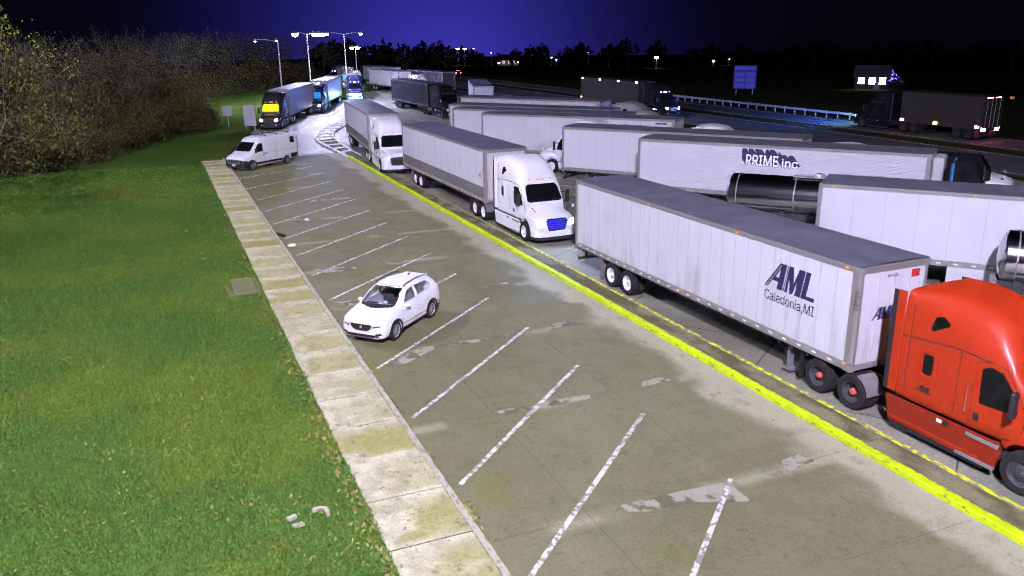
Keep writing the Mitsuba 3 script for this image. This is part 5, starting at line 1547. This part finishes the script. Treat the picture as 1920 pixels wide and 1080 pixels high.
def house(label, x, y, deg, w, d, h, lit=None, wall='m_wall', name='house'):
    K = Kit()
    K.add('wall', cat(box(-d / 2, d / 2, -w / 2, w / 2, -0.3, h)), wall)
    rf = prism([(-d / 2 - 0.4, h - 0.1), (0, h + d * 0.36), (d / 2 + 0.4, h - 0.1), (d / 2 + 0.4, h + 0.05), (0, h + d * 0.36 + 0.18), (-d / 2 - 0.4, h + 0.05)], -w / 2 - 0.4, w / 2 + 0.4)
    K.add('roof', rf, 'm_shingle')
    K.add('gable', prism([(-d / 2 + 0.05, h), (0, h + d * 0.35), (d / 2 - 0.05, h)], -w / 2 + 0.02, w / 2 - 0.02), wall)
    for i, o in enumerate((-0.3, 0.02, 0.33)):
        k = K.add('window', box(d / 2 + 0.01, d / 2 + 0.05, o * w - 0.55, o * w + 0.55, 0.9, 2.1), 'm_glass')
    K.add('door', box(d / 2 + 0.01, d / 2 + 0.05, 0.17 * w - 0.45, 0.17 * w + 0.45, 0.0, 2.05), 'm_grey')
    return place(K, name, (x, y, float(gz(x, y)) + 0.05), deg, label, 'house', on=lit)


house('small pale gabled house with walls made to glow faintly on the skyline', 155.0, 366.0, -115, 8.0, 6.0, 2.6, {'wall': (0.05, 0.036, 0.032, 0.01), 'window': (0.9, 0.5, 0.4, 0.01)})  # wall glow stands in for lamp light falling on the house
house('far dark house with three bright windows beside the blue lit bushes', 122.6, 118.2, -140, 5.6, 5.0, 2.2, {'window': (15, 14, 19, 0.03)}, wall='m_dim')


# ------------------------------------------------------------------ trees and scrub
def grow(rg, base, dirn, length, rad, depth, segs, tips, spread, fan):
    p, d = np.array(base, float), np.array(dirn, float)
    n = 3 if depth > 1 else 2
    for i in range(n):
        d = d + rg.normal(0, 0.13, 3) + [0, 0, 0.05]
        d /= np.linalg.norm(d)
        q = p + d * length / n
        r2 = rad * (1 - 0.30 * (i + 1) / n)
        segs.append((p, q, rad * (1 - 0.30 * i / n), r2))
        p = q
        if depth > 0 and i < n - 1 and rg.random() < 0.85:
            side = rg.normal(0, 1, 3)
            side -= d * (side @ d)
            side /= np.linalg.norm(side) + 1e-9
            nd = d * 0.65 + side * spread
            grow(rg, p, nd / np.linalg.norm(nd), length * rg.uniform(0.55, 0.78), r2 * 0.58, depth - 1, segs, tips, spread, fan)
    if depth > 0:
        for _ in range(fan):
            side = rg.normal(0, 1, 3)
            side -= d * (side @ d)
            side /= np.linalg.norm(side) + 1e-9
            nd = d * 0.9 + side * spread * 0.8
            grow(rg, p, nd / np.linalg.norm(nd), length * rg.uniform(0.62, 0.82), r2 * 0.68, depth - 1, segs, tips, spread, fan)
    else:
        tips.append(p)


def seg_mesh(segs, sides, least):
    P0, P1 = np.array([s[0] for s in segs]), np.array([s[1] for s in segs])
    R0, R1 = np.maximum([s[2] for s in segs], least), np.maximum([s[3] for s in segs], least)
    return tubes(P0, P1, R0, R1, sides)


def bare_tree_kit(seed, h, depth=4, fan=2, leaves=0, mat='m_foliage', spread=0.75, stems=1, twig=0.011, lsize=(0.05, 0.12)):
    rg = np.random.default_rng(seed)
    K = Kit()
    trunk, segs, tips = [], [], []
    for s in range(stems):
        b = np.array([rg.normal(0, 0.25), rg.normal(0, 0.25), -0.3]) * (stems > 1) + [0, 0, -0.2]
        d = np.array([rg.normal(0, 0.28 if stems > 1 else 0.06), rg.normal(0, 0.28 if stems > 1 else 0.06), 1.0])
        d /= np.linalg.norm(d)
        tl = h * (0.10 if stems > 1 else 0.20)
        trunk.append((b, b + d * tl, h * 0.016, h * 0.013))
        grow(rg, b + d * tl, d, h * 0.33, h * 0.012, depth, segs, tips, spread, fan)
    K.add('trunk', seg_mesh(trunk, 8, 0.03), 'm_bark', smooth=40)
    K.add('crown', seg_mesh(segs, 3, twig), 'm_bark')
    if leaves:
        tp = np.array(tips)
        i = rg.integers(0, len(tp), leaves)
        c = tp[i] + rg.normal(0, 0.28, (leaves, 3))
        s = rg.uniform(lsize[0], lsize[1], leaves)
        K.add('leaves', leaf_quads(c[:, 0], c[:, 1], c[:, 2], s, 0.8), mat, stuff=True)
    return K


TK = [bare_tree_kit(11, 10.5, 5, 2), bare_tree_kit(12, 10.0, 5, 2, leaves=700), bare_tree_kit(13, 9.0, 5, 2, spread=0.9), bare_tree_kit(14, 8.5, 4, 3, leaves=2500)]
SK = [bare_tree_kit(21, 4.6, 4, 2, leaves=2200, stems=3, spread=0.95), bare_tree_kit(22, 4.0, 3, 3, leaves=3600, stems=5, spread=1.0), bare_tree_kit(23, 5.2, 4, 2, leaves=900, stems=3, spread=0.85), bare_tree_kit(24, 3.6, 3, 3, leaves=2600, mat='m_foliage_rust', stems=4, spread=1.0)]
line = np.array([(-28, 64), (-20, 67), (-12.5, 70.5), (-8.0, 71.0), (-6.3, 76.4), (-4.3, 78.9), (-1.0, 85.8), (1.5, 93.5), (4.3, 100.5), (7.2, 106.5), (4.5, 119), (6, 136), (12, 156), (24, 184), (40, 212)], float)
seg = np.r_[0, np.cumsum(np.linalg.norm(np.diff(line, axis=0), axis=1))]


def along(s, off):
    x, y = np.interp(s, seg, line[:, 0]), np.interp(s, seg, line[:, 1])
    x2, y2 = np.interp(s + 1, seg, line[:, 0]), np.interp(s + 1, seg, line[:, 1])
    t = np.array([x2 - x, y2 - y])
    t /= np.linalg.norm(t) + 1e-9
    return np.array([x, y]) + np.array([-t[1], t[0]]) * off


rg = np.random.default_rng(5)
ZONES = ((24, 'at the left edge of the picture'), (34, 'above the left end of the lawn'), (46, 'left of the square white sign'), (56, 'right behind the square white sign'), (72, 'behind the slip road lorries'), (999, 'beyond the dazzling lamp'))


def zone(s):
    return next(t for a, t in ZONES if s < a)


G1, G2 = 'scrub along the wood edge', 'bare trees of the wood'
s = 0.0
i = 0
while s < seg[-1]:
    q = along(s, 1.3 + rg.uniform(0, 1.2))
    far = s > 60
    kind = int(rg.integers(0, 4)) if rg.random() < 0.6 else 1
    z = 0.1
    rust = kind == 3
    place(SK[kind], 'shrub', (q[0], q[1], z), rg.uniform(0, 360), ('tangled rust brown shrub ' if rust else 'low tangled olive shrub ') + zone(s), 'shrub', G1 + ', ' + ('rust brown, ' if rust else 'front, ') + zone(s), scale=rg.uniform(0.75, 1.15) * (0.85 if far else 1.0))
    if rg.random() < 0.85:
        q = along(s + 1, 4.0 + rg.uniform(0, 2.0))
        place(SK[int(rg.integers(0, 3))], 'shrub', (q[0], q[1], z), rg.uniform(0, 360), 'tall tangled olive shrub ' + zone(s), 'shrub', G1 + ', second row, ' + zone(s), scale=rg.uniform(1.1, 1.5))
    s += 2.5 if not far else 6.0
for s in np.r_[np.arange(2.0, 76, 3.6), np.arange(76, seg[-1], 6.5)]:
    for off in (6.5, 11.0):
        q = along(s + rg.uniform(-1.2, 1.2), off + rg.uniform(-1.2, 1.5))
        far = s > 62
        k = int(rg.integers(0, 4))
        place(TK[k], 'bare_tree', (q[0], q[1], 0.0), rg.uniform(0, 360), ('bare twiggy tree behind the scrub ' if off < 8 else 'bare twiggy tree deep in the wood ') + zone(s), 'tree', G2 + (', first row, ' if off < 8 else ', second row, ') + zone(s), scale=rg.uniform(0.85, 1.05) * (0.88 if 45 < s < 75 else 1.0) * (1.08 if s > 95 else 1.0))
K = bare_tree_kit(31, 11.5, 5, 2, leaves=7000, mat='m_foliage_bright')
place(K, 'leafy_tree', (-10.2, 57.5, 0.1), 40, 'tall yellow green tree cut by the left edge of the picture', 'tree')
# far trees closing the view behind the slip road and along the highway
FK = [bare_tree_kit(41, 11.0, 4, 2, leaves=1500, mat='m_foliage_dark', twig=0.05, lsize=(0.2, 0.5)), bare_tree_kit(42, 10.0, 4, 2, leaves=2200, mat='m_foliage_dark', twig=0.05, lsize=(0.2, 0.55))]
G3 = 'dark trees closing the far view'
for i in range(72):
    az = 10 + 62 * i / 71 + rg.uniform(-0.6, 0.6)
    d = rg.uniform(215, 270) if az < 20 else rg.uniform(300, 420)
    if 60 < az:
        d = rg.uniform(190, 300)
    x, y = d * math.sin(math.radians(az)), d * math.cos(math.radians(az))
    sc = rg.uniform(0.7, 0.95) if az < 20 else rg.uniform(0.5, 0.9)
    place(FK[int(rg.integers(0, 2))], 'far_tree', (x, y, float(gz(x, y))), rg.uniform(0, 360), 'dark distant tree on the skyline ' + ('behind the lower twin lamp post' if az < 20 else 'around the town lamps' if az < 30 else 'between the town lamps and the blue sign' if az < 42 else 'right of the blue sign'), 'tree', G3 + (' behind the lamp post' if az < 20 else ' around the town lamps' if az < 30 else ' left of the blue sign' if az < 42 else ' right of the blue sign'), scale=sc)
K = bare_tree_kit(51, 3.4, 3, 3, leaves=900, stems=4)
for (x, y, t) in ((124.6, 115.9, 'bush strung with blue lights right of the bright windows'), (123.2, 117.2, 'bush strung with blue lights in front of the bright windows')):
    key = place(K, 'lit_bush', (x, y, 0.0), 20 * x, t, 'bush')
    pts = np.array([0, 0, 1.9]) + rg.normal(0, 0.75, (46, 3)) * [1, 1, 0.75]
    d = mikit.ply(cat([ball(p, 0.055, 0) for p in pts]), 'm_lens')
    scene[key + '__light_string'] = {**d, 'to_world': T().translate([x, y, 0.0]), 'emitter': emitter((3.0, 2.0, 26), 0.02)}
    labels[key + '__light_string'] = {'kind': 'stuff', 'label': 'string of small blue lights'}
